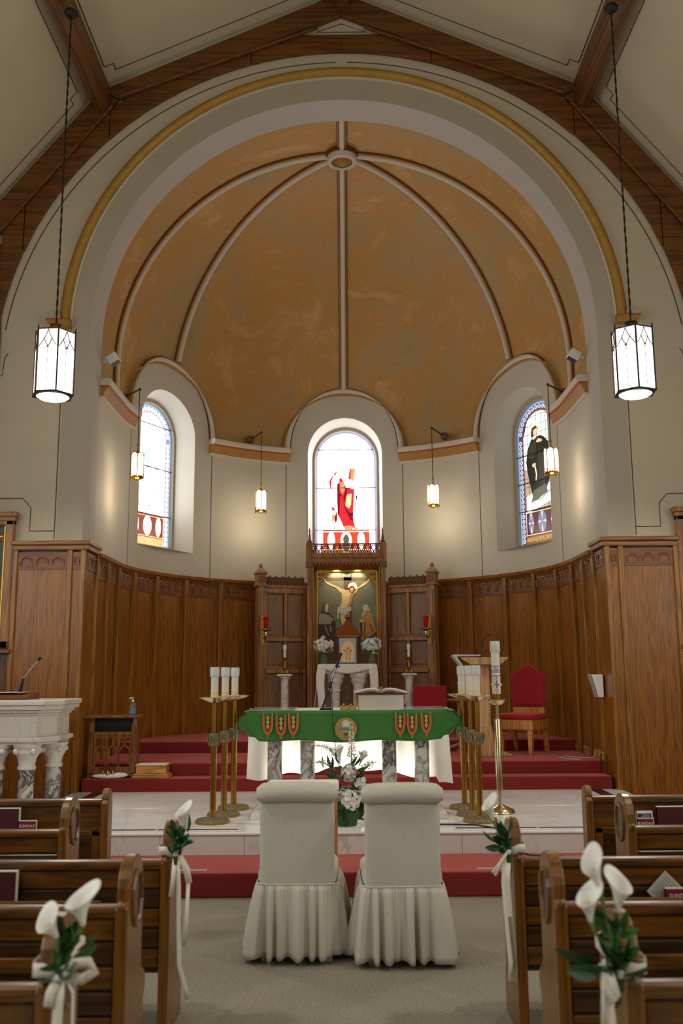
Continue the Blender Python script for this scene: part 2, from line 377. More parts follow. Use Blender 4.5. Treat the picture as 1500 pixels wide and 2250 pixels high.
for s in (-78.6, -43.2, -18.3, 18.3, 43.9, 78.6):
    x, y = apse(s, RW-.002); d = apse_in(s); t = Vector((-d.y, d.x, 0))*.006; p = Vector((x, y, 0))
    obj('painted_line', MB().add([p-t+Vector((0, 0, 3.12)), p+t+Vector((0, 0, 3.12)), p+t+Vector((0, 0, 5.06)), p-t+Vector((0, 0, 5.06))], [(0, 1, 2, 3)]), 'paint_line', apsew)
# lunette mouldings
for c in WIN:
    fr = []; n = 40
    for i in range(n+1):
        a = math.pi*i/n; s = c-math.degrees(LR*math.cos(a)/RW); x, y = apse(s, RW); I = apse_in(s); T = Vector((I.y, -I.x, 0))
        fr.append(((x, y, LZ+LR*math.sin(a)), I, T*(-math.cos(a))*(1 if True else -1)+Vector((0, 0, math.sin(a)))))
    T0 = fr[0]
    obj('lunette_moulding', MB().sweep(fr, [(-.14, .0), (.035, .0), (.05, .02), (.055, .05), (.04, .075), (-.14, .08)]), 'cream_paint', apsew, smooth=40)
    obj('lunette_bead', MB().sweep(fr, [(-.02, -.035), (.018, -.035), (.034, -.015), (.02, .002), (-.02, .002)]), 'ochre_paint', apsew, smooth=40)
    obj('lunette_shadow', MB().sweep(fr, [(-.14, .08), (.015, .08), (.015, .1), (-.14, .105)]), 'brown_paint', apsew, smooth=40)  # brown outer band: the dark shadow outside the moulding, put into the colour
# cornice runs between the lunettes
CS = [(-SEND, -78.3), (-44.2, -17.6), (17.6, 44.2), (78.3, SEND)]
for a, b in CS:
    f = apse_frames(a, b, 5.06)
    co = obj('cornice', MB().sweep(f, [(0, .16), (.135, .16), (.15, .18), (.15, .235), (.12, .25), (-.1, .25), (-.1, .16)]), 'cream_paint', apsew, smooth=40)
    obj('cornice_band', MB().sweep(f, [(0, .135), (.112, .135), (.13, .16), (0, .16)]), 'red_paint', co, smooth=40)
    obj('cornice_cove', MB().sweep(f, [(0, .02), (.05, .02), (.065, .06), (.108, .135), (0, .135)]), 'ochre_paint', co, smooth=40)
    obj('cornice_bead', MB().sweep(f, [(0, -.015), (.05, -.01), (.055, .02), (0, .022)]), 'cream_paint', co, smooth=40)
# ---- dome
def dome_pt(s, ph, R=RD):
    if ph < 0: x, y = apse(s, R); return (x, y, ZS+ph)
    a = math.radians(ph); r = R*math.cos(a); z = ZS+R*math.sin(a)
    if abs(s) <= 90: q = math.radians(s); return (r*math.sin(q), YC+r*math.cos(q), z)
    return (math.copysign(r, s), YC-(abs(s)-90)*math.pi/180*RD, z)
mb = MB(); cols = []
for s_ in ss:
    zb = max([z for z in [lun(s_)] if z is not None]+[0])-.06 if lun(s_) else 5.2
    p0 = zb-ZS if zb < ZS else math.degrees(math.asin((zb-ZS)/RD)); cols.append([dome_pt(s_, lerp(p0, 89.7, (j/30)**1.0) if not (p0 < 0 and j == 1) else 0.0) for j in range(31)])
for A_, B_ in zip(cols, cols[1:]):
    mb.add(A_+B_, [(j, 31+j, 32+j, j+1) for j in range(30)])
dome = struct(obj('ceiling_apse_dome', mb, 'dome_gilding', smooth=60), 'gilded half dome over the apse')
def rib(s, p0, p1=88.0, straight=False):
    fr = []; n = 30
    for i in range(n+1):
        ph = p0+(p1-p0)*i/n if not straight else None
        if straight: o = (0, lerp(YC-.1, 11.12, i/n), ZS+RD); inn = Vector((0, 0, -1)); T = Vector((1, 0, 0))
        else:
            o = dome_pt(s, ph); a = max(0, math.radians(ph)); q = math.radians(s)
            inn = Vector((-math.cos(a)*math.sin(q), -math.cos(a)*math.cos(q), -math.sin(a))); T = Vector((math.cos(q), -math.sin(q), 0))
        fr.append((o, inn, T))
    r = obj('dome_rib', MB().sweep(fr, [(-.02, -.072), (.022, -.072), (.03, -.05), (.03, .05), (.022, .072), (-.02, .072)]), 'brown_paint', dome, smooth=40)
    for sg in (-1, 1): obj('rib_gilding', MB().sweep(fr, [(.02, sg*.064), (.04, sg*.06), (.045, sg*.05), (.03, sg*.045)]), 'ochre_paint', r, smooth=40)
    obj('rib_bead', MB().sweep(fr, [(.02, -.04), (.055, -.036), (.07, -.018), (.074, 0), (.07, .018), (.055, .036), (.02, .04)]), 'cream_paint', r, smooth=50)
rib(0, 11); rib(-57.5, 11.5); rib(57.5, 11.5); rib(-90, -.45); rib(90, -.45); rib(0, 0, 0, True)
ro = obj('dome_rosette', MB().lathe([(.21, .06), (.21, -.08), (.2, -.11), (.16, -.12), (.145, -.1)], 32, (0, YC, ZS+RD-.03), cap=False), 'cream_paint', dome, smooth=40)
obj('rosette_base', MB().lathe([(.23, .05), (.23, -.04), (.215, -.05), (.215, .05)], 32, (0, YC, ZS+RD-.02)), 'brown_paint', ro, smooth=40)
obj('rosette_centre', MB().lathe([(.15, .03), (.15, -.06), (.12, -.085), (.09, -.06), (.07, -.1), (.045, -.12), (.001, -.125)], 24, (0, YC, ZS+RD-.05)), 'ochre_paint', ro, smooth=40)
# ---- front wall of the nave with the chancel arch
KT = 1.026
def T(x, z): return (x*KT, 1.65+(z-1.65)*KT)
ROOF = [T(0, 10.12), T(2.98, 8.80), T(5.9, 5.13)]
roof = lambda x: interp(ROOF, abs(x))
HR = 3.38
cols = sorted(set([round(x*5.9/40, 4) for x in range(-40, 41)]+[round(HR*math.cos(math.pi*i/64), 4) for i in range(65)])); mb = MB()
hole = lambda x: ZA+math.sqrt(max(0, HR*HR-x*x))
for a, b in zip(cols, cols[1:]):
    if b-a < .001: continue
    if abs((a+b)/2) < HR: z0, z1 = hole(a), hole(b)
    else: z0 = z1 = 0
    mb.add([(a, YW, z0), (b, YW, z1), (b, YW, roof(b)+.06), (a, YW, roof(a)+.06)], [(0, 1, 2, 3)])
wallf = struct(obj('wall_front', mb, 'plaster', smooth=30), 'beige nave wall around the chancel arch')
def archp(r, z0=0, n=72, full=True):
    pts = [(-r, z0)] if full else []
    pts += [(r*-math.cos(math.pi*i/n), ZA+r*math.sin(math.pi*i/n)) for i in range(n+1)]
    return pts+([(r, z0)] if full else [])
def arch_loft(rows):
    mb = MB(); L = [archp(r) for r, y in rows]; n = len(L[0]); vs = []
    for (r, y), pts in zip(rows, L): vs += [(x, y, z) for x, z in pts]
    return mb.add(vs, [(j*n+i, j*n+i+1, (j+1)*n+i+1, (j+1)*n+i) for j in range(len(rows)-1) for i in range(n-1)])
struct(obj('wall_arch_ring', arch_loft([(HR, YW), (3.075, YW)]), 'plaster_ring', smooth=30), 'plain plaster ring of the chancel arch')
struct(obj('wall_arch_soffit', arch_loft([(3.075, YW), (3.04, YW+.1), (3.04, 11.15), (3.12, 11.15)]), 'plaster_arch', smooth=30), 'pale underside of the chancel arch')
fr = []
for i in range(97):
    a = math.pi*i/96; fr.append(((-3.385*math.cos(a), YW, ZA+.06+3.385*math.sin(a)), (-math.cos(a), 0, math.sin(a)), (0, -1, 0)))
am = struct(obj('trim_arch_moulding', MB().sweep(fr, [(-.06, -.01), (-.055, .04), (-.03, .075), (0, .088), (.03, .075), (.052, .04), (.056, -.01)]), 'gold_paint', smooth=50), 'gilded half-round moulding around the chancel arch')
obj('moulding_edge', MB().sweep(fr, [(.054, -.01), (.054, .03), (.066, .03), (.066, -.01)]), 'red_paint', am)
obj('moulding_fillet', MB().sweep(fr, [(-.085, -.01), (-.085, .02), (-.06, .02), (-.06, -.01)]), 'cream_paint', am)
for sx in (-1, 1):
    a, b = sorted((sx*3.29, sx*3.60))
    im = obj('impost', MB().prism([(sx*3.30, 5.80), (sx*3.50, 5.80), (sx*3.58, 5.87), (sx*3.58, 5.89), (sx*3.30, 5.89)], 'y', YW-.12, YW+.02), 'ochre_paint', am)
    obj('impost_band', MB().box(min(sx*3.3, sx*3.585), max(sx*3.3, sx*3.585), YW-.125, YW+.02, 5.885, 5.9), 'red_paint', im)
    obj('impost_cap', MB().box(min(sx*3.42, sx*3.59), max(sx*3.42, sx*3.59), YW-.13, YW+.02, 5.9, 5.96), 'plaster_ring', im)
# painted lines on the front wall
for sx in (-1, 1):
    for pts in ([(3.40, 3.22), (3.40, 5.78)], [(3.40, 3.32), (3.69, 3.32), (3.69, 3.60), (3.79, 3.71), (4.4, 3.71)], [(4.4, 6.6), (4.06, 5.62), (4.06, 5.5), (4.10, 5.44), (4.12, 5.22), (4.4, 5.2)][2:]):
        obj('painted_line', ribbon_xz([(sx*x, z) for x, z in pts], .012, YW-.003), 'paint_line', wallf)
    pts = [(sx*4.15*math.cos(math.radians(a)), 5.22+4.15*math.sin(math.radians(a))) for a in range(8, 91, 3)]
    obj('painted_line', ribbon_xz(pts, .014, YW-.003), 'paint_line', wallf)
obj('painted_line', ribbon_xz([(-.32, 9.8), (.32, 9.8), (0, 9.92), (-.32, 9.8)], .012, YW-.003), 'paint_line', wallf)
# ---- nave ceiling, side walls
ceil = struct(obj('ceiling', MB().add([(x, y, roof(x)+.06) for y in (-5, YW) for x in (-6.05, -2.98*KT, 0, 2.98*KT, 6.05)], [(i, i+1, i+6, i+5) for i in range(4)]), 'plaster_warm'), 'cream folded nave ceiling between oak beams')
def ceil_line(pts, w=.014):
    mb = MB(); V = [Vector((x, y, roof(x)+.054)) for x, y in pts]
    for a, b in zip(V, V[1:]):
        d = (b-a).normalized(); nrm = Vector((0, 0, 1)); t = d.cross(Vector((math.copysign(.6, a.x), 0, 1))).normalized()*w/2
        mb.add([a-t, a+t, b+t, b-t], [(0, 1, 2, 3)])
    return obj('painted_line', mb, 'paint_line', ceil)
for sx in (-1, 1):
    ceil_line([(sx*2.94, -4), (sx*2.94, 10.4), (sx*2.83, 10.4), (sx*2.83, 10.52), (sx*.35, 10.52), (sx*.35, -4)])
    ceil_line([(sx*3.27, -4), (sx*3.27, 10.42), (sx*3.35, 10.42), (sx*3.35, 10.54), (sx*5.6, 10.54)])
for sx, nm in ((-1, 'wall_left'), (1, 'wall_right')):
    struct(obj(nm, MB().box(min(sx*5.8, sx*6.0), max(sx*5.8, sx*6.0), -5, YW, 0, 5.3), 'plaster'), 'long side wall of the nave')
nw = 3
for sx in (-1, 1):
    for yy in (-2.4, 1.6, 5.6):
        nw += 1; f = MB()
        for a, b, c, d in ((-.75, .75, 5.0, 5.12), (-.75, .75, 2.08, 2.2), (-.78, -.66, 2.08, 5.1), (.66, .78, 2.08, 5.1)): f.box(min(sx*5.68, sx*5.8), max(sx*5.68, sx*5.8), yy+a, yy+b, c, d)
        struct(obj('window_%d' % nw, f, 'cream_paint'), 'tall nave side window frame')
# ---- timber truss
def pline(L, x): return interp(L, abs(x))
RLO = [T(0, 9.78), T(2.74, 8.66), T(5.2, 5.54)]
truss = tag(empty('roof_truss', (0, 10.66, 0)), 'oak roof truss with arched brace against the front wall', 'roof truss')
truss['kind'] = 'structure'
def tpart(name, poly, y0, y1, m='beam', bev=.012): return obj(name, MB().prism(poly, 'y', y0, y1), m, truss, bev=bev)
for sx in (-1, 1):
    tpart('upper_rafter', [T(0, 9.78), T(sx*2.74, 8.66), T(sx*2.98, 8.76), T(0, 10.10)], 0, .08)
    tpart('lower_rafter', [T(sx*2.75, 8.65), T(sx*5.2, 5.54), T(sx*5.2, 5.98), T(sx*2.985, 8.755)], 0, .08)
    obj('bead', MB().tube([(sx*.3, -.0, 9.93-.12), (sx*2.79, -.0, 8.87)], .022, 8), 'beam', truss)
    obj('bead', MB().tube([(sx*2.9, -.0, 8.73), (sx*5.0, -.0, 6.07)], .022, 8), 'beam', truss)
    cuts = [0, 1.15, 2.93, 3.94, 4.21]
    for a, b in zip(cuts, cuts[1:]):
        lo = [(lerp(a, b, i/8)) for i in range(9)]; ea = .004
        low = [(sx*(x+(ea if i == 0 and a > 0 else -ea if i == 8 else 0)), 5.26+math.sqrt(max(.0, 4.227**2-x*x))) for i, x in enumerate(lo)]
        hi = [(sx*(x+(ea if i == 0 and a > 0 else -ea if i == 8 else 0)), min(9.735, pline(RLO, x)+.004)) for i, x in enumerate(lo)]
        tpart('arched_brace', low+hi[::-1], .03, .08)
    tpart('corbel', [(sx*4.16, 5.75), (sx*4.16, 5.3), (sx*4.2, 5.1), (sx*4.3, 5.0), (sx*4.5, 5.0), (sx*4.5, 6.9), (sx*4.21, 6.9)], .02, .08)
    pu = tag(empty('purlin', (sx*3.04, 0, 8.8)), ('left' if sx < 0 else 'right')+' oak purlin running along the nave ceiling', 'beam'); pu['kind'] = 'structure'
    M = Matrix.Rotation(math.radians(-sx*0), 4, 'Y')
    obj('beam', MB().prism([(-.1, -.08), (.0-sx*.0, -.16), (.1, -.08), (.1, .22), (-.1, .22)], 'y', -5, 10.67), 'beam_y', pu, bev=.012)
rb = struct(obj('trim_ridge_beam', MB().box(-.1, .1, -5, 10.67, 10.1, 10.4), 'beam_y', bev=.012), 'oak ridge beam')
# ---- wainscot
def arches(mb, x0, x1, n, z0, z1, y):
    w = (x1-x0)/n
    for i in range(n):
        c = x0+w*(i+.5); r = w*.36
        pts = [(c-r, y, z0+.03)]+[(c+r*-math.cos(math.pi*k/8), y, z1-r-.02+r*math.sin(math.pi*k/8)) for k in range(9)]+[(c+r, y, z0+.03)]
        mb.tube(pts, .014, 6, caps=True)
    return mb
ZC = 3.10; POSTS = [27.2, 40.4, 53.2, 65.5, 77.0, 88.6]
wain = struct(empty('wall_apse_wainscot', (0, YC, 0)), 'curved oak panelling around the foot of the apse')
def curved(mb, s0, s1, Ri, Ro, z0, z1, n=5):
    fr = []
    for i in range(n+1):
        a = math.radians(lerp(s0, s1, i/n)); fr.append(((math.sin(a)*Ro, math.cos(a)*Ro, 0), (-math.sin(a), -math.cos(a), 0), (0, 0, 1)))
    return mb.sweep(fr, [(0, z0), (Ro-Ri, z0), (Ro-Ri, z1), (0, z1)])
def panel_at(sm, half, zb, na=4):
    r = -math.radians(sm); mb = curved(MB(), -half, half, 2.995, 3.05, zb, 2.80)
    obj('panel', mb, 'oak_wall', wain, rot=r, smooth=30)
    f = curved(MB(), -half, half, 2.985, 3.05, 2.80, 3.02)
    w = math.radians(half)*2.98*.94
    for i in range(na):
        c = -w+2*w*(i+.5)/na; rr = w/na*.74
        pts = [(c-rr, 2.85)]+[(c-rr*math.cos(math.pi*k/8), 2.94+rr*.8*math.sin(math.pi*k/8)) for k in range(9)]+[(c+rr, 2.85)]
        f.tube([(2.985*math.sin(x/2.985), 2.985*math.cos(x/2.985), z) for x, z in pts], .015, 6)
    obj('frieze_board', f, 'oak_frieze', wain, rot=r)
    obj('base_board', curved(MB(), -half, half, 2.985, 3.05, zb, zb+.1), 'oak_light', wain, rot=r)
post_me = MB().box(-.035, .035, 2.945, 3.05, .62, 3.04).mesh('post'); post_me.materials.append(MATS['oak_post'])
for sg in (-1, 1):
    for s in POSTS: obj('post', post_me, None, wain, rot=-math.radians(sg*s), bev=.006)
    for a, b in zip(POSTS, POSTS[1:]): panel_at(sg*(a+b)/2, (b-a)/2, .64)
    # straight run beside the arch
    x = sg*3.05; x2 = sg*2.995; lo, hi = min(x, x2), max(x, x2)
    obj('panel', MB().box(lo, hi, 11.14-YC, 0, .5, 2.80), 'oak_wall', wain)
    f = MB().box(min(x, sg*2.985), max(x, sg*2.985), 11.14-YC, 0, 2.80, 3.02)
    for i in range(3):
        c = -.78+.27*i; f.tube([(sg*2.985, c-.1, 2.85)]+[(sg*2.985, c-.1*math.cos(math.pi*k/8), 2.93+.08*math.sin(math.pi*k/8)) for k in range(9)]+[(sg*2.985, c+.1, 2.85)], .014, 6)
    obj('frieze_board', f, 'oak_frieze', wain); obj('base_board', MB().box(min(x, sg*2.985), max(x, sg*2.985), 11.14-YC, 0, .62, .74), 'oak_light', wain)
    obj('post', MB().box(min(x, sg*2.95), max(x, sg*2.95), -.5, -.43, .5, 3.04), 'oak_post', wain, bev=.006)
panel_at(0, 27, .7, 10)
f = [((x, y-YC, 0), d, v) for (x, y, z), d, v in apse_frames(-SEND, SEND, 0)]
obj('cap_rail', MB().sweep(f, [(-.0, 3.0), (.07, 3.0), (.085, 3.03), (.12, 3.06), (.125, 3.1), (-.0, 3.1)]), 'oak_cap', wain, smooth=35)
# oak-clad piers at both sides of the arch
for sx, nm in ((-1, 'trim_pier_left'), (1, 'trim_pier_right')):
    pr = struct(empty(nm, (sx*3.0, 10.68, 0)), ('left' if sx < 0 else 'right')+' oak-clad pier at the foot of the chancel arch')
    X = lambda a, b: (min(sx*a, sx*b), max(sx*a, sx*b))
    for a, b, n in ((.05, .155, 1), (.205, .79, 3)):
        obj('panel', MB().box(*X(a, b), 0, .06, .17, 2.86), 'oak_wall', pr)
        f = MB().box(*X(a, b), -.012, .06, 2.86, 3.06); x0, x1 = X(a, b)
        arches(f, x0+.02, x1-.02, n, 2.88, 3.02, -.012); obj('frieze_board', f, 'oak_frieze', pr)
    for a, b in ((0, .055), (.15, .21), (.785, .84)): obj('post', MB().box(*X(a, b), -.035, .06, .17, 3.1), 'oak_post', pr, bev=.006)
    # side towards the sanctuary
    obj('panel', MB().box(*X(-.0, .05), .05, .47, .36, 2.86), 'oak_wall', pr)
    f = MB().box(*X(-.01, .05), .05, .47, 2.86, 3.06)
    for i in range(2):
        c = .16+.2*i; f.tube([(-sx*.012, c-.075, 2.9)]+[(-sx*.012, c-.075*math.cos(math.pi*k/8), 2.95+.07*math.sin(math.pi*k/8)) for k in range(9)]+[(-sx*.012, c+.075, 2.9)], .013, 6)
    obj('frieze_board', f, 'oak_frieze', pr); obj('post', MB().box(*X(-.035, .05), .41, .47, .36, 3.1), 'oak_post', pr, bev=.006)
    obj('cap_rail', MB().box(*X(-.06, .86), -.07, .06, 3.14, 3.19).box(*X(-.04, .85), -.045, .06, 3.08, 3.14), 'oak_cap', pr, bev=.01); obj('cap_rail', MB().box(*X(-.058, .04), .058, .5, 3.139, 3.189).box(*X(-.038, .04), .058, .48, 3.081, 3.14), 'oak_cap', pr, bev=.006)
    obj('panel', MB().box(*X(.85, 2.8), .03, .06, .17, 2.55), 'oak_wall_dark', pr)
    obj('cap_rail', MB().box(*X(.84, 2.8), -.03, .06, 2.55, 2.63), 'oak_cap', pr, bev=.01)
# ================================================================ STAINED GLASS WINDOWS
GH, GZ, GS, YG = .5, 5.21, 3.56, 3.36
def outline(h, zc, sill, n=32): return [(-h, sill)]+[(-h*math.cos(math.pi*i/n), zc+h*math.sin(math.pi*i/n)) for i in range(n+1)]+[(h, sill)]
def flatpoly(mb, pts, y): n = len(pts); return mb.add([(u, y, z) for u, z in pts], [tuple(range(n))])
WINPAL = {
 1: dict(ground=('f8fbff', 7), border=('c3b4ff', 2.6), edge=('8f86f0', 2.0), disc=('ffffff', 3.5), rim=('fff2ea', 4.0), bar=('ffe6e0', 1.0), lead='6a6470', pred=('d8482a', 1.1), pmed=('fff6ee', 3.6)),
 2: dict(ground=('f8fbff', 5.5), border=('a8a2e8', .8), edge=('9cc6e8', .9), disc=('ffffff', 2.2), rim=('f0c9a0', 1.2), bar=('808090', .5), lead='5a5a60', pred=('a63c26', .75), pmed=('fffaf5', 3.0)),
 3: dict(ground=('e9f5ee', 1.25), border=('4a4c8e', .6), edge=('8db4dc', .85), disc=('dfe4ee', 1.0), rim=('a5552a', .7), bar=('2a2a30', .2), lead='2c2c30', pred=('7a3a30', .45), pmed=('8a86b0', .8)),
}
def make_window(idx, theta):
    P_ = WINPAL[idx]; G = {k: glow('glass_%d_%s' % (idx, k), *v) for k, v in P_.items() if isinstance(v, tuple)}
    lead = mat('lead_%d' % idx, P_['lead'], .6)
    wn = struct(empty('window_%d' % idx, (0, YC, 0), -math.radians(theta)), ('centre', 'left', 'right')[idx-1]+' stained glass window of the apse')
    o1 = outline(OH, OZ, SILL); o2 = outline(.555, GZ+.01, GS-.055); n = len(o1)
    cyl = lambda u, z: (RW*math.sin(u/RW), RW*math.cos(u/RW), z)
    lo = MB().add([cyl(u, z) for u, z in o1]+[(u, YG-.02, z) for u, z in o2], [(i, (i+1) % n, n+(i+1) % n, n+i) for i in range(n)])
    obj('window_reveal', lo, 'plaster_apse', wn, smooth=40)
    o3 = outline(.52, GZ, GS-.02); o4 = outline(GH, GZ, GS)
    obj('window_frame', MB().add([(u, YG-.03, z) for u, z in o2]+[(u, YG-.05, z) for u, z in o3]+[(u, YG-.01, z) for u, z in o4], [(k*n+i, k*n+(i+1) % n, (k+1)*n+(i+1) % n, (k+1)*n+i) for k in (0, 1) for i in range(n)]), 'plaster_ring', wn, smooth=40)
    bw = .115 if idx != 1 else .075; e0 = .032 if idx != 1 else .018
    def strip(name, h0, h1, z0, zt, m, y, seg=11):
        pts0, pts1 = outline(h0, GZ, z0, 24), outline(h1, GZ, zt, 24)
        mb = MB(); k = len(pts0); mb.add([(u, y, z) for u, z in pts0]+[(u, y, z) for u, z in pts1], [(i, i+1, k+i+1, k+i) for i in range(k-1)]); return obj(name, mb, m, wn)
    strip('edge_glass', GH, GH-e0, GS, GS, G['edge'], YG); strip('border_glass', GH-e0, GH-bw, GS, GS, G['border'], YG)
    strip('rim_glass', GH-bw, GH-bw-.02, GS, GS, G['rim'], YG)
    hin = GH-bw-.02
    # medallions along the border
    r = (bw-e0)*.42; dm = MB().lathe([(r, 0), (r, .002)], 12); me = dm.xf(Matrix.Rotation(math.pi/2, 4, 'X')).mesh('border_medallion'); me.materials.append(G['disc'])
    cm = MB()
    for a in (45, 135):
        q = math.radians(a); cm.tube([(-r*.8*math.cos(q), -.004, -r*.8*math.sin(q)), (r*.8*math.cos(q), -.004, r*.8*math.sin(q))], .004, 4)
    cme = cm.mesh('medallion_cross'); cme.materials.append(G['border'])
    hc = GH-e0-(bw-e0)/2; path = []
    z = GS+.05
    while z < GZ: path += [(-hc, z), (hc, z)]; z += 2.2*r
    na = int(math.pi*hc/(2.2*r))
    for i in range(1, na): a = math.pi*i/na; path.append((hc*math.cos(a), GZ+hc*math.sin(a)))
    for u, z in path:
        d = obj('border_medallion', me, None, wn, loc=(u, YG-.003, z)); obj('medallion_cross', cme, None, d)
    # ground and panel
    pz = GS+.46 if idx != 3 else GS+.5
    def gp(name, pts, m, layer): return obj(name, flatpoly(MB(), pts, YG-.002*layer), m, wn)
    if idx == 3:
        cu = [lerp(-hin, hin, i/7) for i in range(8)]; cz = [pz]+[pz+.1+.135*i for i in range(0, 20)]
        top = lambda u: GZ+math.sqrt(max(0, hin*hin-u*u))
        for i in range(7):
            for j in range(len(cz)-1):
                a, b = cu[i], cu[i+1]; t = [min(cz[j+1], top(a)), min(cz[j+1], top(b))]; bt = [min(cz[j], top(a)), min(cz[j], top(b))]
                if t[0]-bt[0] < .004 and t[1]-bt[1] < .004: continue
                obj('quarry_pane', MB().add([(a+.003, YG, bt[0]+.003), (b-.003, YG, bt[1]+.003), (b-.003, YG, t[1]-.003), (a+.003, YG, t[0]-.003)], [(0, 1, 2, 3)]), 'glass_low' if cz[j] < 4.65 and cz[j] > 4.0 else G['ground'], wn)
        lb = MB()
        for u in cu[1:-1]: lb.box(u-.003, u+.003, YG-.002, YG+.004, pz, top(u))
        for z in cz: 
            h = hin if z < GZ else math.sqrt(max(.001, hin*hin-(z-GZ)**2)); lb.box(-h, h, YG-.002, YG+.004, z-.003, z+.003)
        obj('leading', lb, lead, wn)
    else:
        gp('ground_glass', outline(hin, GZ, pz, 24), G['ground'], 0)
    obj('glass_backing', flatpoly(MB(), outline(GH, GZ, GS, 24), YG+.01), lead, wn)
    # donor panel
    gp('panel_glass', [(-hin, GS+.12), (hin, GS+.12), (hin, pz), (-hin, pz)], G['pred'], 1)
    for u, w_ in ((-.25, .062), (0, .095), (.25, .062)):
        zc = (GS+.12+pz)/2; hh = (pz-GS-.12)/2*.86
        gp('panel_medallion', [(u+w_*math.cos(2*math.pi*i/16), zc+hh*math.sin(2*math.pi*i/16)) for i in range(16)], G['pmed'], 2)
        if idx == 3:
            for pts in ([(u-.016, zc-hh*.9), (u, zc-.02), (u+.016, zc-hh*.9)], [(u-.016, zc+hh*.9), (u, zc+.02), (u+.016, zc+hh*.9)], [(u-w_*.9, zc-.02), (u-.008, zc), (u-w_*.9, zc+.02)], [(u+w_*.9, zc-.02), (u+.008, zc), (u+w_*.9, zc+.02)]): gp('cross_arm', pts, 'glass_pale', 3)
    fz = MB()
    for a, b, c, d in ((-hin, hin, pz-.03, pz-.018), (-hin, hin, GS+.125, GS+.137), (-hin, -hin+.014, GS+.12, pz), (hin-.014, hin, GS+.12, pz)): fz.add([(a, YG-.006, c), (b, YG-.006, c), (b, YG-.006, d), (a, YG-.006, d)], [(0, 1, 2, 3)])
    obj('panel_border', fz, G['rim'] if idx != 3 else MATS['glass_pale'], wn)
    gp('inscription_glass', [(-hin, GS), (hin, GS), (hin, GS+.115), (-hin, GS+.115)], 'glass_amber%d' % idx, 1)
    # saddle bars
    for z in ([pz, pz+.72, pz+1.38] if idx != 3 else [pz, pz+.43, pz+.86]): obj('saddle_bar', MB().box(-GH, GH, YG-.03, YG-.018, z-.007, z+.007), lead, wn)
    return wn, gp, hin, pz
glow('glass_low', 'c9b49a', .85); glow('glass_pale', 'efe6d6', 1.1); glow('glass_amber1', 'e8a060', 1.2); glow('glass_amber2', 'e8b070', 1.3); glow('glass_amber3', 'b06a2c', .6)
glow('glass_red', 'e02436', 1.15); glow('glass_red_dark', '9a1428', .7); glow('glass_orange', 'ff8a58', 1.5); glow('glass_smoke', '3a3034', .4); glow('glass_gold', 'ffcf80', 1.8); glow('glass_faint_rose', 'f2c6cc', 2.0); glow('glass_faint_teal', 'a9d8dc', 1.7); glow('glass_faint_gold', 'ecd9a0', 2.0); glow('glass_faint_line', '9a8a92', .9)
glow('glass_cloak', '2e3024', .5); glow('glass_cloak_mid', '47493a', .55); glow('glass_cloak_light', '77745e', .7); glow('glass_skin', 'f0c8a4', 1.0); glow('glass_halo', 'efe8c8', 1.1); glow('glass_hair', '6a3f2a', .6); glow('glass_white', 'fafaf8', 1.4); glow('glass_grass', '9fc0a8', 1.0); glow('glass_yellow', 'd8c070', .9)
# centre: figure in a red mantle
w1, gp, hin, pz = make_window(1, 0.4)
def C1(pts): return [((x-637)*.001232, 5.71-(y-200)*.00126) for x, y in pts]
def figure(gp, conv, parts):
    for k, (name, m, pts) in enumerate(parts): gp(name, conv(pts), m, 5+k)
figure(gp, C1, [
 ('robe_glass', 'glass_red', [(545, 830), (580, 830), (640, 960), (720, 980), (755, 980), (745, 1130), (735, 1300), (740, 1420), (765, 1500), (820, 1555), (780, 1560), (740, 1510), (690, 1560), (650, 1560), (600, 1500), (560, 1400), (520, 1330), (515, 1150), (515, 910), (545, 900)]),
 ('shoulder_glass', 'glass_orange', [(690, 705), (770, 700), (760, 780), (740, 880), (670, 840)]),
 ('shoulder_fold_glass', 'glass_red', [(690, 705), (712, 703), (700, 860), (670, 840)]),
 ('sleeve_glass', 'glass_red', [(540, 705), (545, 770), (470, 800), (445, 870), (435, 1010), (425, 1010), (405, 880), (440, 820), (480, 770)]),
 ('sleeve_light_glass', 'glass_gold', [(520, 725), (543, 712), (540, 765), (500, 780)]),
 ('fold_glass', 'glass_red_dark', [(640, 960), (660, 985), (640, 1080), (610, 1180), (630, 1240), (700, 1320), (738, 1420), (690, 1400), (610, 1230), (600, 1100)]),
 ('fold_glass', 'glass_red_dark', [(515, 910), (545, 900), (552, 1030), (600, 1090), (560, 1080), (545, 1330), (520, 1330)]),
 ('fold_light_glass', 'glass_orange', [(560, 880), (610, 910), (620, 1000), (585, 1060), (560, 990)]),
 ('fold_light_glass', 'glass_gold', [(655, 1060), (715, 1050), (705, 1200), (680, 1250), (630, 1210), (640, 1130)]),
 ('shadow_glass', 'glass_smoke', [(690, 1320), (735, 1300), (735, 1345), (690, 1350)]),
 ('hem_glass', 'glass_orange', [(600, 1490), (680, 1480), (760, 1500), (820, 1555), (770, 1550), (730, 1515), (680, 1560), (640, 1545)]),
 ('foliage_glass', 'glass_red', [(430, 1215), (500, 1260), (450, 1290)]), ('foliage_glass', 'glass_orange', [(440, 1340), (490, 1330), (510, 1400), (450, 1440)]), ('foliage_glass', 'glass_red_dark', [(480, 1380), (515, 1250), (520, 1400), (490, 1470)]),
 ('staff_glass', 'glass_red_dark', [(765, 1090), (795, 1060), (795, 1150), (780, 1140)]), ('staff_glass', 'glass_orange', [(750, 1180), (775, 1175), (770, 1225), (752, 1215)]),
 ('cloud_glass', 'glass_faint_line', [(760, 840), (790, 830), (800, 900), (790, 910), (785, 850)]),
])
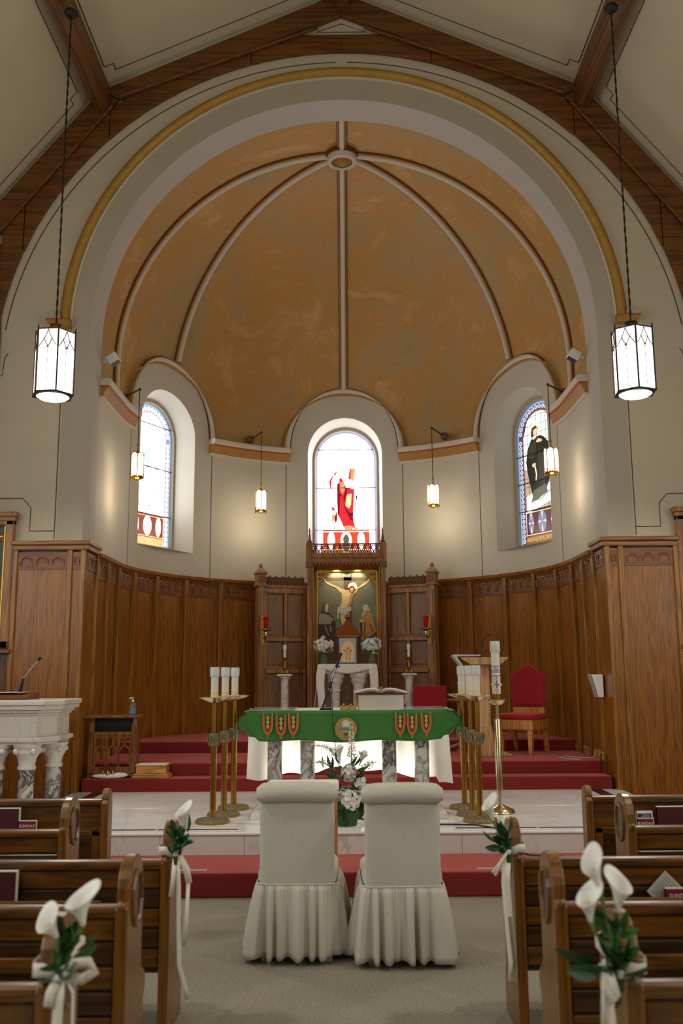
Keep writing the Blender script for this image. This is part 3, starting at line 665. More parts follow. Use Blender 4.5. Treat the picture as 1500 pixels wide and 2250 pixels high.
# left: two pale figures, almost lost in the daylight
w2, gp, hin, pz = make_window(2, -61.3)
def C2(pts): return [((x-450)*.00195, 5.30-(y-700)*.00122) for x, y in pts]
figure(gp, C2, [
 ('robe_glass', 'glass_faint_rose', [(515, 880), (540, 840), (570, 900), (580, 1000), (560, 1200), (520, 1270), (505, 1100)]),
 ('robe_glass', 'glass_faint_teal', [(430, 930), (450, 910), (470, 1000), (465, 1120), (440, 1200), (400, 1190), (420, 1050)]),
 ('robe_glass', 'glass_faint_gold', [(365, 960), (385, 980), (380, 1180), (360, 1340), (350, 1330), (362, 1100)]),
 ('line_glass', 'glass_faint_line', [(360, 920), (368, 920), (362, 1200), (354, 1360), (348, 1360), (356, 1150)]),
 ('line_glass', 'glass_faint_line', [(430, 790), (438, 790), (436, 880), (426, 880)]), ('line_glass', 'glass_faint_line', [(360, 1465), (480, 1492), (480, 1498), (360, 1472)]),
 ('line_glass', 'glass_faint_line', [(522, 1300), (530, 1300), (528, 1510), (518, 1510)]), ('line_glass', 'glass_faint_line', [(488, 1270), (494, 1270), (492, 1370), (486, 1370)]),
 ('line_glass', 'glass_faint_line', [(440, 1630), (470, 1650), (440, 1660)]),
])
# right: standing figure in a dark cloak
w3, gp, hin, pz = make_window(3, 61.3)
def C3(pts): return [((x-500)*.00208, 5.62-(y-300)*.00109+(x-500)*.0003) for x, y in pts]
figure(gp, C3, [
 ('landscape_glass', 'glass_white', [(345, 1480), (690, 1400), (690, 1660), (345, 1720)]),
 ('grass_glass', 'glass_grass', [(570, 1530), (640, 1510), (600, 1550), (480, 1620), (470, 1600)]),
 ('cloak_glass', 'glass_cloak', [(420, 710), (460, 700), (520, 710), (560, 760), (610, 870), (600, 1000), (590, 1200), (600, 1380), (570, 1480), (575, 1540), (520, 1560), (470, 1590), (410, 1590), (390, 1610), (415, 1520), (395, 1380), (370, 1180), (355, 1000), (375, 830)]),
 ('cloak_fold_glass', 'glass_cloak_mid', [(430, 740), (470, 760), (470, 900), (440, 1000), (380, 950), (385, 840)]),
 ('cloak_fold_glass', 'glass_cloak_mid', [(490, 950), (570, 980), (580, 1300), (540, 1450), (500, 1300)]),
 ('robe_glass', 'glass_cloak_light', [(430, 1440), (570, 1420), (570, 1540), (510, 1570), (440, 1590), (400, 1600)]),
 ('cord_glass', 'glass_halo', [(450, 1120), (462, 1120), (475, 1230), (465, 1330), (455, 1330), (462, 1230)]),
 ('halo_glass', 'glass_halo', [(468+56*math.cos(2*math.pi*i/20), 590+92*math.sin(2*math.pi*i/20)) for i in range(20)]),
 ('hair_glass', 'glass_hair', [(430, 620), (440, 560), (480, 545), (505, 600), (495, 690), (440, 700), (425, 680)]),
 ('face_glass', 'glass_skin', [(455, 600), (495, 585), (502, 640), (485, 690), (455, 670)]),
 ('collar_glass', 'glass_white', [(445, 690), (480, 690), (480, 720), (450, 735)]),
 ('hand_glass', 'glass_skin', [(480, 780), (510, 750), (548, 790), (545, 815), (500, 805)]), ('hand_glass', 'glass_skin', [(430, 1080), (455, 1065), (475, 1090), (460, 1135), (435, 1110)]),
])
t = text_mesh('PRESENTED BY ALTAR SOCIETY', .075, .001); t.materials.append(MATS['glass_yellow'])
k = .72/max(.01, max(v.co.x for v in t.vertices)-min(v.co.x for v in t.vertices))
o = obj('inscription', t, None, w3, loc=(0, YG-.006, GS+.055), rot=(math.pi/2, 0, 0)); o.scale = (k, 1.15, 1)
# ================================================================ REREDOS
rer = tag(empty('reredos', (.02, 14.4, .789)), 'carved oak reredos with pinnacles framing the crucifixion painting', 'altarpiece')
Zr = lambda z: z-.789
def rp(name, mb, m, bev=.006, smooth=False, parent=None): return obj(name, mb, m, parent or rer, bev=bev, smooth=smooth)
def finial(mb, x, y, z, w, h): 
    return mb.lathe([(w*.75, 0), (w*.75, h*.08), (w*.45, h*.2), (w*.16, h*.72), (w*.26, h*.78), (w*.26, h*.84), (w*.1, h*.88), (w*.14, h*.95), (w*.02, h)], 4, (x, y, z), rot=math.pi/4)
for sg in (-1, 1):
    x = sg*.572
    rp('post', MB().box(x-.04, x+.04, -.06, .1, 0, Zr(3.30)).box(x-.055, x+.055, -.075, .1, Zr(3.36), Zr(3.66)).box(x-.03, x+.03, -.085, -.07, Zr(3.40), Zr(3.62)), 'reredos')
    rp('capital', MB().box(x-.06, x+.06, -.085, .1, Zr(3.28), Zr(3.37)), 'carved_grey', .012)
    rp('pinnacle', finial(MB(), x, 0.01, Zr(3.66), .075, .25), 'reredos_dark')
    rp('slim_shaft', MB().tube([(sg*.515, -.06, 0), (sg*.515, -.06, Zr(3.3))], .013, 8), 'oak_post', 0)
rp('beam', MB().box(-.52, .52, -.1, .1, Zr(3.42), Zr(3.50)).box(-.52, .52, -.075, .1, Zr(3.35), Zr(3.42)), 'reredos')
rp('cove', MB().prism([(-.06, Zr(3.34)), (.1, Zr(3.34)), (.1, Zr(3.20)), (.06, Zr(3.20)), (.05, Zr(3.25)), (0, Zr(3.30))], 'x', -.52, .52), 'oak_post', .0)
for i in range(17):
    x = -.48+.06*i
    rp('fringe_drop', MB().prism([(x-.028, Zr(3.355)), (x+.028, Zr(3.355)), (x+.02, Zr(3.32)), (x, Zr(3.295)), (x-.02, Zr(3.32))], 'y', -.09, -.075), 'carved_red', 0)
# pierced cresting in front of the window
def crest_unit(mb, x, z, w, h):
    for s in (-1, 1):
        mb.tube([(x+s*w*.42, 0, z), (x+s*w*.44, 0, z+h*.3), (x+s*w*.2, 0, z+h*.5), (x+s*w*.1, 0, z+h*.75), (x+s*w*.3, 0, z+h*.92), (x+s*w*.46, 0, z+h*.8)], .010, 5)
        mb.tube([(x, 0, z+h*.05), (x+s*w*.25, 0, z+h*.2), (x+s*w*.12, 0, z+h*.36), (x, 0, z+h*.25)], .008, 5)
    mb.tube([(x, 0, z), (x, 0, z+h)], [.011, .011], 5); mb.sphere((x, 0, z+h), .018, 6, 4); return mb
cu = crest_unit(MB(), 0, 0, .095, .135).mesh('cresting_leaf'); cu.materials.append(MATS['reredos_dark'])
for i in range(11):
    if i == 5: continue
    obj('cresting_leaf', cu, None, rer, loc=(-.475+.095*i, -.02, Zr(3.50)))
rp('cresting_rail', MB().box(-.52, .52, -.035, -.005, Zr(3.635), Zr(3.655)), 'reredos_dark', .003)
sh = rp('shield', MB().prism([(-.065, Zr(3.66)), (.065, Zr(3.66)), (.062, Zr(3.58)), (.035, Zr(3.53)), (0, Zr(3.505)), (-.035, Zr(3.53)), (-.062, Zr(3.58))], 'y', -.06, -.04), 'paper_grey', .004)
rp('shield_chief', MB().box(-.055, .055, -.066, -.058, Zr(3.61), Zr(3.65)), 'carved_red', 0, parent=sh)
for k in range(3): rp('shield_bar', MB().prism([(-.045, Zr(3.60-.025*k)), (.045, Zr(3.575-.025*k)), (.045, Zr(3.565-.025*k)), (-.045, Zr(3.59-.025*k))], 'y', -.066, -.058), 'carved_grey', 0, parent=sh)
rp('mitre', MB().prism([(-.04, Zr(3.66)), (.04, Zr(3.66)), (.052, Zr(3.72)), (.03, Zr(3.77)), (0, Zr(3.80)), (-.03, Zr(3.77)), (-.052, Zr(3.72))], 'y', -.06, -.03), 'paper_grey', .006, parent=sh)
rp('backboard', MB().box(-.54, .54, .06, .12, 0, Zr(3.3)), 'reredos')
rp('base_panel', MB().box(-.5, .5, .03, .06, .05, Zr(1.62)), 'reredos_panel')
for sg in (-1, 1): rp('frame_stile', MB().box(sg*.5-.02, sg*.5+.02, -.0, .06, Zr(1.66), Zr(3.22)), 'oak_post')
# side wings, turned to follow the apse
def wing(sg):
    ia, oa = Vector((sg*.615, .12, 0)), Vector((sg*1.385, -.22, 0)); d = (oa-ia).normalized(); n = Vector((d.y, -d.x, 0)); n = n if n.y < 0 else -n; LN = (oa-ia).length
    M = Matrix(((d.x, -n.x, 0, ia.x), (d.y, -n.y, 0, ia.y), (0, 0, 1, 0), (0, 0, 0, 1)))   # local: a along, b back, z up
    W = lambda name, mb, m, bev=.006, parent=None, smooth=False: rp(name, mb.xf(M), m, bev, smooth, parent)
    a0, a1 = .02, LN-.15
    W('wing_board', MB().box(a0, LN-.02, .05, .09, 0, Zr(3.0)), 'reredos')
    W('wing_beam', MB().box(a0, a1+.02, -.04, .09, Zr(2.96), Zr(3.0)).box(a0, a1+.02, -.02, .09, Zr(2.88), Zr(2.96)), 'reredos')
    am = (a0+a1)/2
    for za, zb in ((2.22, 2.86), (1.78, 2.14), (.95, 1.66)):
        for xa, xb in ((a0+.04, am-.03), (am+.03, a1-.04)):
            W('panel', MB().box(xa, xb, .03, .06, Zr(za), Zr(zb)), 'reredos_panel', .012)
    for xa, xb in ((a0, a0+.04), (am-.025, am+.025), (a1-.04, a1+.02)): W('stile', MB().box(xa, xb, .0, .06, 0, Zr(2.9)), 'reredos')
    for za, zb in ((2.14, 2.2), (1.66, 1.73)):
        W('rail', MB().box(a0, a1, -.03, .06, Zr(za), Zr(zb)), 'reredos', .01); W('ledge', MB().box(a0+.03, a1-.02, -.01, .05, Zr(zb), Zr(zb+.025)), 'oak_post', .006)
    xo = LN-.075
    W('corner_post', MB().box(xo-.05, xo+.05, -.07, .09, 0, Zr(2.98)).box(xo-.025, xo+.025, -.085, -.07, .1, Zr(2.9)), 'reredos')
    W('corner_cap', MB().box(xo-.085, xo+.085, -.1, .1, Zr(2.975), Zr(3.0)).box(xo-.068, xo+.068, -.085, .09, Zr(3.0), Zr(3.16)).box(xo-.09, xo+.09, -.105, .1, Zr(3.16), Zr(3.18)), 'carved_brown', .006)
    W('corner_carving', MB().box(xo-.045, xo+.045, -.095, -.08, Zr(3.03), Zr(3.13)), 'carved_red', .004)
    W('corner_finial', MB().lathe([(.115, 0), (.11, .015), (.075, .05), (.035, .085), (.03, .095), (.042, .1), (.042, .108), (.022, .115), (.03, .13), (.03, .138), (.012, .145)], 4, (xo, -.0, Zr(3.18)), rot=math.pi/4), 'carved_brown', .003)
    for i in range(6):
        u = crest_unit(MB(), a0+.075+.105*i, Zr(3.0), .105, .135); W('cresting_leaf', u.add(*[list(x) for x in ([(a0+.02+.105*i, .015, Zr(3.0)), (a0+.13+.105*i, .015, Zr(3.0)), (a0+.13+.105*i, .015, Zr(3.13)), (a0+.02+.105*i, .015, Zr(3.13))], [(0, 1, 2, 3)])]) if False else u, 'carved_grey', 0)
        W('cresting_back', MB().box(a0+.024+.105*i, a0+.126+.105*i, .012, .022, Zr(3.0), Zr(3.125)), 'carved_red', 0)
wing(-1); wing(1)
# ---- painting
pnt = tag(empty('crucifixion_painting', (.03, 14.43, 1.72)), 'tall gilt-framed painting of the crucifixion with two mourners', 'painting')
mat('canvas', '62634f', .6, var=.22, vscale=3); mat('pt_skin', 'c0a272', .6, var=.08, vscale=12); mat('pt_skin_sh', '9a7440', .6); mat('pt_hair', '5c3a20', .7); mat('pt_cloth', 'a3a396', .7, var=.1, vscale=15); mat('pt_grey', '85806c', .7, var=.12, vscale=14); mat('pt_brown', '3a241c', .7, var=.15, vscale=12); mat('pt_ochre', 'a37a40', .7, var=.15, vscale=12); mat('pt_dark_ochre', '6a4a26', .7); mat('pt_cross', '4a3422', .7); mat('pt_halo', 'e4dcc4', .4); mat('pt_pale', 'b9b194', .7); mat('pt_rock', '6a5232', .8, var=.2, vscale=8)
obj('canvas', MB().box(-.465, .465, .0, .012, .03, 1.5), 'canvas', pnt)
for a, b, c, d in ((-.485, .485, 0, .035), (-.485, .485, 1.49, 1.525), (-.485, -.455, 0, 1.525), (.455, .485, 0, 1.525)): obj('gilt_frame', MB().box(a, b, -.03, .015, c, d), 'gilt', pnt, bev=.01)
S4 = .000872
def pt(name, m, pts, layer): obj(name, MB().prism([((x-752)*S4, 1.5-(y-185)*.000828) for x, y in pts], 'y', -.0012*layer-.0006, -.0012*layer), m, pnt)
pt('painted_ground', 'pt_rock', [(222, 1960), (222, 1330), (400, 1290), (600, 1230), (900, 1300), (1270, 1330), (1280, 1960)], 1)
pt('painted_cross', 'pt_cross', [(690, 262), (830, 262), (830, 1300), (690, 1300)], 2); pt('painted_cross', 'pt_cross', [(240, 300), (1270, 300), (1270, 355), (240, 355)], 2)
pt('painted_title', 'pt_pale', [(675, 232), (808, 232), (808, 285), (675, 285)], 3)
pt('painted_arm', 'pt_skin', [(330, 330), (360, 320), (380, 370), (480, 425), (590, 470), (670, 520), (640, 600), (560, 500), (450, 450), (370, 400)], 4)
pt('painted_arm', 'pt_skin', [(1170, 325), (1145, 320), (1110, 380), (1020, 430), (930, 490), (880, 560), (900, 600), (960, 510), (1050, 460), (1130, 390)], 4)
pt('painted_torso', 'pt_skin', [(660, 510), (740, 540), (880, 540), (890, 600), (850, 680), (830, 780), (800, 870), (700, 880), (620, 850), (660, 740), (650, 620)], 5)
pt('painted_torso_shade', 'pt_skin_sh', [(840, 580), (885, 600), (850, 680), (830, 780), (800, 870), (740, 870), (790, 740), (800, 640)], 6)
pt('painted_legs', 'pt_skin', [(620, 990), (730, 990), (720, 1100), (690, 1230), (660, 1230), (640, 1100)], 5); pt('painted_legs', 'pt_skin_sh', [(730, 980), (800, 950), (780, 1060), (740, 1100)], 5)
pt('painted_loincloth', 'pt_cloth', [(580, 860), (620, 850), (720, 885), (800, 850), (825, 860), (820, 930), (770, 950), (730, 1000), (620, 980), (600, 940), (605, 1070), (570, 1080), (575, 950)], 7)
pt('painted_halo', 'pt_halo', [(850+82*math.cos(math.radians(a)), 480+85*math.sin(math.radians(a))) for a in range(-190, 31, 20)], 7)
pt('painted_head', 'pt_hair', [(790, 480), (830, 455), (880, 470), (890, 540), (860, 590), (800, 570), (780, 530)], 8); pt('painted_face', 'pt_skin', [(805, 510), (850, 490), (865, 530), (840, 575), (810, 560)], 9)
pt('painted_cloak', 'pt_brown', [(270, 960), (340, 920), (420, 950), (500, 1040), (545, 1150), (550, 1450), (480, 1500), (225, 1500), (230, 1250), (240, 1080)], 4)
pt('painted_sleeve', 'pt_grey', [(265, 985), (330, 970), (400, 1000), (440, 1010), (470, 1160), (420, 1180), (330, 1170), (245, 1180), (245, 1070)], 5)
pt('painted_fold', 'pt_grey', [(340, 1190), (370, 1200), (430, 1390), (410, 1390)], 5); pt('painted_fold', 'pt_grey', [(440, 1210), (465, 1220), (470, 1340), (440, 1300)], 5)
pt('painted_hair', 'pt_hair', [(300, 920), (320, 800), (370, 765), (400, 790), (370, 840), (350, 900)], 5); pt('painted_face', 'pt_skin', [(370, 790), (405, 800), (418, 850), (405, 890), (405, 945), (365, 950), (355, 870)], 6); pt('painted_hand', 'pt_skin_sh', [(410, 1050), (480, 1040), (515, 1100), (480, 1120), (420, 1090)], 6)
pt('painted_mantle', 'pt_ochre', [(1060, 960), (1150, 945), (1200, 1000), (1215, 1120), (1260, 1290), (1210, 1360), (1100, 1420), (1010, 1480), (950, 1350), (960, 1110), (1010, 1080), (1010, 1000)], 4)
pt('painted_fold', 'pt_dark_ochre', [(1050, 1130), (1080, 1140), (1060, 1400), (1030, 1440)], 5); pt('painted_fold', 'pt_dark_ochre', [(1130, 1180), (1150, 1160), (1220, 1300), (1200, 1340)], 5); pt('painted_fold', 'pt_brown', [(965, 1130), (1010, 1130), (1020, 1380), (985, 1370)], 5)
pt('painted_veil', 'pt_cloth', [(1030, 850), (1060, 810), (1100, 810), (1150, 900), (1150, 945), (1090, 930), (1050, 1000), (1010, 1050), (1005, 1000), (1040, 940)], 6); pt('painted_face', 'pt_skin', [(1030, 860), (1060, 840), (1085, 880), (1060, 920), (1025, 900)], 7); pt('painted_hand', 'pt_skin', [(960, 1100), (1010, 1085), (1040, 1130), (980, 1140)], 6)
for sg in (-1, 1):   # carved corner spandrels of the frame
    sp = obj('corner_spandrel', MB().prism([(sg*.465, 1.5), (sg*.465, 1.27), (sg*.44, 1.28), (sg*.40, 1.34), (sg*.37, 1.37), (sg*.33, 1.42), (sg*.28, 1.45), (sg*.25, 1.5)], 'y', -.025, -.012), 'gilt', pnt, bev=.004)
    for x, z in ((.43, 1.45), (.37, 1.45), (.43, 1.38)): obj('spandrel_foil', MB().lathe([(.024, 0), (.024, .006)], 8).xf(Matrix.Translation((sg*x, -.025, z)) @ Matrix.Rotation(math.pi/2, 4, 'X')), 'carved_red', sp)
# two picture lights hidden under the reredos beam
for x in (-.14, .2):
    l = bpy.data.lights.new('picture_light', 'SPOT'); l.energy = 13; l.spot_size = math.radians(105); l.spot_blend = .8; l.color = (1, .84, .55); l.shadow_soft_size = .015
    o = bpy.data.objects.new('picture_light', l); COL.objects.link(o); o.location = (x, 14.30, 3.27); o.rotation_euler = (Vector((x*.9, 14.43, 3.0))-o.location).to_track_quat('-Z', 'Y').to_euler()
# ================================================================ SIDE ALTAR WITH TABERNACLE
sa = tag(empty('side_altar', (.02, 13.72, .789)), 'small white marble altar table on two columns before the reredos', 'altar')
obj('table_top', MB().box(-.4, .4, -.2, .24, .94, .985), 'marble_white', sa, bev=.008)
obj('apron', MB().box(-.33, .33, -.16, .2, .86, .94), 'marble_white', sa, bev=.01)
obj('plinth', MB().box(-.4, .4, -.2, .24, 0, .08), 'marble_white', sa, bev=.01)
for x in (-.175, .165):
    c = obj('column', MB().lathe([(.095, .08), (.095, .13), (.07, .15), (.068, .6)], 20, (x, -.07, 0)), 'marble_pink', sa, smooth=40)
    obj('capital', MB().lathe([(.07, .6), (.085, .61), (.085, .63), (.072, .64), (.085, .7), (.12, .76), (.105, .78), (.135, .82), (.135, .865)], 12, (x, -.07, 0)), 'marble_white', c, smooth=50)
cl = MB()
def clothpt(u, v):      # u across -1..1, v: front drop ; built as three hanging faces
    return (u, v, 0)
prof = [(-.47, -.62), (-.46, -.4), (-.435, -.2), (-.415, -.02), (-.405, .004), (.405, .004), (.415, -.02), (.44, -.2), (.455, -.4), (.47, -.6)]
rows = []
for j, (yy, f) in enumerate(((-.225, 1.0), (-.1, 1.0), (.1, 1.0), (.25, 1.0))):
    rows.append([(x+.012*math.sin(7*yy+9*i), yy+(.01*math.sin(i*2.3) if i in (0, 1, 8, 9) else 0), .99+z) for i, (x, z) in enumerate(prof)])
cl.add([p for r in rows for p in r], [(j*10+i, j*10+i+1, j*10+11+i, j*10+10+i) for j in range(3) for i in range(9)])
tb = tag(empty('altar_cloth', (.02, 13.72, .789)), 'white linen cloth over the small marble altar, hanging at both sides', 'cloth')
obj('linen', cl, 'white_cloth', tb, smooth=True, solid=.006)
obj('front_drop', MB().grid(lambda u, v: (lerp(-.405, .405, u), -.228-.006*math.sin(u*14)*v, .994-v*(.1+.035*math.cos((u-.5)*6))), 24, 4), 'white_cloth', tb, smooth=True, solid=.005)
for sg in (-1, 1): obj('side_drop', MB().grid(lambda u, v, sg=sg: (sg*(.44-.02*(1-v)+.02*math.sin(5*v)-.13*u*(1-.25*v)), -.232-.012*math.sin(u*8)*v, .99-v*(.6+.05*u)), 6, 8), 'white_cloth', tb, smooth=True, solid=.004)
tab = tag(empty('tabernacle', (.03, 13.74, 1.782)), 'copper tabernacle with pyramid roof and gilded relief door', 'tabernacle')
def poly8(w, f, d): return [(-f, -d), (f, -d), (w, -d+.09), (w, d), (-w, d), (-w, -d+.09)]
obj('body', MB().prism(poly8(.185, .135, .15), 'z', 0, .39), 'mauve_wall', tab, bev=.004)
obj('cornice', MB().prism(poly8(.205, .15, .165), 'z', .385, .42), 'copper', tab, bev=.005)
base = poly8(.2, .145, .16); top = [(x*.1, y*.1, .64) for x, y in base]; nb = len(base)
obj('roof', MB().add([(x, y, .42) for x, y in base]+top, [(i, (i+1) % nb, nb+(i+1) % nb, nb+i) for i in range(nb)]+[tuple(range(nb, 2*nb))]), 'copper', tab)
obj('finial', MB().lathe([(.02, .63), (.022, .65), (.012, .655), (.04, .675), (.045, .69), (.03, .715), (.001, .72)], 12), 'copper', tab, smooth=50)
dr = obj('door', MB().box(-.12, .12, -.158, -.15, .02, .375), 'silver', tab, bev=.003)
obj('door_relief', MB().prism([(-.095, .03), (.095, .03), (.095, .24), (.07, .3), (.03, .335), (0, .345), (-.03, .335), (-.07, .3), (-.095, .24)], 'y', -.168, -.156), 'copper_pale', dr, bev=.004)
obj('relief_figure', MB().tube([(0, -.168, .06), (.01, -.172, .15), (0, -.172, .2)], [.035, .028, .02], 8).sphere((0, -.172, .235), .022, 8, 6).tube([(-.06, -.168, .2), (0, -.175, .18), (.06, -.168, .2)], .014, 6), 'copper_pale', dr, smooth=True)
# ---- flower vases
def flower_cluster(root, c, r, n, mats, seed, rz=.85):
    rnd = random.Random(seed); meshes = []
    for mname in mats:
        mb = MB()
        for k in range(9):
            a = 2*math.pi*k/9; mb.add([(0, 0, 0), (.022*math.cos(a-.3), .022*math.sin(a-.3), .008), (.03*math.cos(a), .03*math.sin(a), .004), (.022*math.cos(a+.3), .022*math.sin(a+.3), .008)], [(0, 1, 2, 3)])
        mb.sphere((0, 0, .006), .014, 8, 5); me = mb.mesh('blossom'); me.materials.append(MATS[mname]); meshes.append(me)
    for i in range(n):
        d = Vector((rnd.gauss(0, 1), rnd.gauss(-.4, 1), rnd.gauss(.35, .8))).normalized(); rr = r*rnd.uniform(.75, 1.08); p = Vector(c)+Vector((d.x*rr, d.y*rr*.8, d.z*rr*rz))
        o = obj('blossom', meshes[i % len(meshes)], None, root, loc=tuple(p)); o.rotation_euler = d.to_track_quat('Z', 'Y').to_euler(); k = rnd.uniform(.85, 1.35); o.scale = (k, k, k)
def leafmesh(L, W, name, m, bend=.25):
    mb = MB(); n = 5
    for i in range(n+1):
        t = i/n; w_ = W*math.sin(math.pi*min(1, t*.92+.06))**.8; z = L*t; y = bend*L*t*t; mb.v += [(-w_, y-.15*w_, z), (0, y, z), (w_, y-.15*w_, z)]
    for i in range(n): mb.f += [(3*i, 3*i+1, 3*i+4, 3*i+3), (3*i+1, 3*i+2, 3*i+5, 3*i+4)]
    me = mb.mesh(name); me.materials.append(MATS[m]); return me
LEAF_S = leafmesh(.09, .018, 'leaf', 'leaf'); LEAF_P = leafmesh(.08, .016, 'leaf', 'leaf_pale'); LEAF_D = leafmesh(.11, .028, 'leaf', 'leaf_dark'); LEAF_B = leafmesh(.12, .03, 'leaf', 'leaf')
def put_leaf(root, me, p, d, k=1, roll=0):
    o = obj('leaf', me, None, root, loc=tuple(p)); q = Vector(d).normalized().to_track_quat('Z', 'Y'); o.rotation_euler = (q @ Matrix.Rotation(roll, 3, 'Z').to_quaternion()).to_euler(); o.scale = (k, k, k); return o
def vase(x, seed, mats, gm, lab):
    t = tag(empty('flower_vase', (x, 13.62, 1.782)), lab, 'vase of flowers', 'flower vases beside the tabernacle'); rnd = random.Random(seed)
    obj('vase', MB().lathe([(.045, 0), (.05, .01), (.055, .06), (.048, .12), (.052, .135), (.046, .135), (.043, .12), (.05, .06), (.045, .015), (.001, .012)], 18, cap=False), gm, t, smooth=50)
    for i in range(7): a = i*.9; obj('stem', MB().tube([(.02*math.cos(a), .02*math.sin(a), .02), (.015*math.cos(a+2), .015*math.sin(a+2), .13), (.08*math.cos(a), .06*math.sin(a), .26)], .004, 5), 'stem', t)
    flower_cluster(t, (0, 0, .27), .135, 62, mats, seed)
    for i in range(16): a = rnd.uniform(0, 6.28); put_leaf(t, (LEAF_S, LEAF_P)[i % 2], (.05*math.cos(a), .05*math.sin(a), rnd.uniform(.13, .26)), (math.cos(a), math.sin(a)-.3, rnd.uniform(-.4, .6)), 1, a)
vase(-.315, 3, ('petal', 'petal_cream'), 'glass_green', 'vase of cream white chrysanthemums left of the tabernacle')
vase(.375, 5, ('petal', 'petal_blue'), 'glass_clear', 'vase of white and pale blue flowers right of the tabernacle')
# ---- marble pedestals with brass candlesticks
for sg, wd in ((-1, 'left'), (1, 'right')):
    p = tag(empty('candle_pedestal', (sg*.9+.015, 13.65, .789)), 'slender veined marble pedestal '+('left' if sg < 0 else 'right')+' of the small altar', 'pedestal', 'marble pedestals')
    obj('shaft', MB().lathe([(.105, 0), (.105, .06), (.08, .08), (.062, .1), (.062, .3), (.068, .31), (.068, .325), (.058, .335), (.055, .78), (.075, .8), (.08, .83)], 16), 'marble_pink', p, smooth=40)
    obj('top_slab', MB().box(-.105, .105, -.105, .105, .83, .86), 'marble_white', p, bev=.008)
    c = tag(empty('candlestick', (sg*.9+.015, 13.65, 1.649)), 'short brass candlestick with a white candle on the '+wd+' marble pedestal', 'candlestick', 'brass candlesticks on pedestals')
    obj('stem', MB().lathe([(.06, .015), (.055, .03), (.03, .05), (.018, .06), (.03, .085), (.016, .11), (.014, .18), (.02, .2), (.012, .21), (.045, .232), (.045, .24), (.02, .24)], 16), 'brass', c, smooth=50)
    for k in range(4): a = math.pi/4+k*math.pi/2; obj('foot', MB().sphere((.055*math.cos(a), .055*math.sin(a), .03), .03, 10, 7), 'brass', c, smooth=True)
    obj('candle', MB().lathe([(.021, .235), (.019, .34), (.027, .345), (.027, .40), (.02, .42), (.004, .42)], 14), 'candle', c, smooth=40)
# ---- red sanctuary lamps on brackets
for sg, wd in ((-1, 'left'), (1, 'right')):
    x = 1.2 if sg > 0 else -1.19
    l = tag(empty('sanctuary_lamp', (x, 13.95, 2.30)), 'red glass sanctuary lamp on a brass bracket at the '+wd+' end of the reredos', 'lamp', 'sanctuary lamps')
    obj('glass', MB().lathe([(.03, .015), (.033, .03), (.035, .12), (.045, .19), (.042, .19), (.031, .12), (.028, .03), (.001, .028)], 18, cap=False), 'red_glass', l, smooth=50)
    obj('candle', MB().lathe([(.028, 0), (.028, .03)], 12), 'candle_low', l)
    obj('dish', MB().lathe([(.02, -.03), (.03, -.012), (.085, -.004), (.085, .002), (.03, .004)], 18), 'bronze', l, smooth=40)
    obj('bracket', MB().tube([(0, 0, -.02), (0, 0, -.09), (sg*.03, .05, -.13), (sg*.06, .11, -.1), (sg*.07, .15, -.05)], [.014, .016, .012, .012, .012], 8).sphere((0, 0, -.08), .026, 10, 6), 'brass_pale', l, smooth=True)
    obj('back_plate', MB().prism([(sg*.07-.03, -.2), (sg*.07-.02, -.24), (sg*.07+.02, -.24), (sg*.07+.03, -.2), (sg*.07+.03, .19), (sg*.07+.02, .23), (sg*.07-.02, .23), (sg*.07-.03, .19)], 'y', .15, .16), 'brass', l, bev=.004)
cw = tag(obj('lamp_wire', MB().tube(bez((1.27, 14.08, 2.05), (1.27, 14.0, 1.7), (1.36, 13.8, 1.6), (1.42, 13.7, 1.25), 14), .004, 5), 'red_paint'), 'thin orange wire hanging below the right sanctuary lamp', 'wire')
# ================================================================ HIGH ALTAR
alt = tag(empty('high_altar', (.02, 9.38, .361)), 'marble altar table on veined columns under the green frontal', 'altar')
obj('plinth', MB().box(-.88, .88, -.72, .55, 0, .055).box(-.8, .8, -.62, .5, .055, .1), 'marble_white', alt, bev=.01)
obj('mensa', MB().box(-.97, .99, -.42, .43, .87, .935), 'marble_white', alt, bev=.01)
for x, y in ((-.70, -.28), (-.39, -.28), (.385, -.28), (.695, -.28), (-.745, .25), (.735, .25)):
    c = obj('column', MB().lathe([(.1, .1), (.1, .14), (.085, .16), (.07, .17), (.07, .66)], 20, (x, y, 0)), 'marble_veined', alt, smooth=40)
    obj('capital', MB().lathe([(.07, .66), (.088, .67), (.088, .69), (.076, .7), (.08, .76), (.1, .81), (.105, .83), (.105, .87)], 16, (x, y, 0)), 'marble_white', c, smooth=40)
# white cloth on top and falling at the back
wc = tag(empty('altar_linen', (.02, 9.38, 1.3)), 'long white linen glowing behind the altar columns', 'cloth')
obj('top', MB().box(-.98, 1.0, -.43, .44, -.003, .004), 'white_cloth', wc)
obj('back_drop', MB().grid(lambda u, v: (lerp(-1.02-.03*v, 1.02+.05*v, u), .47+.03*math.sin(u*31+1)*v+.015*math.sin(u*67)*v, .0-v*(.66+.05*math.cos(u*6.5)+(.06 if u > .93 else 0)+.02*math.sin(u*25))), 72, 10), 'altar_cloth', wc, smooth=True)
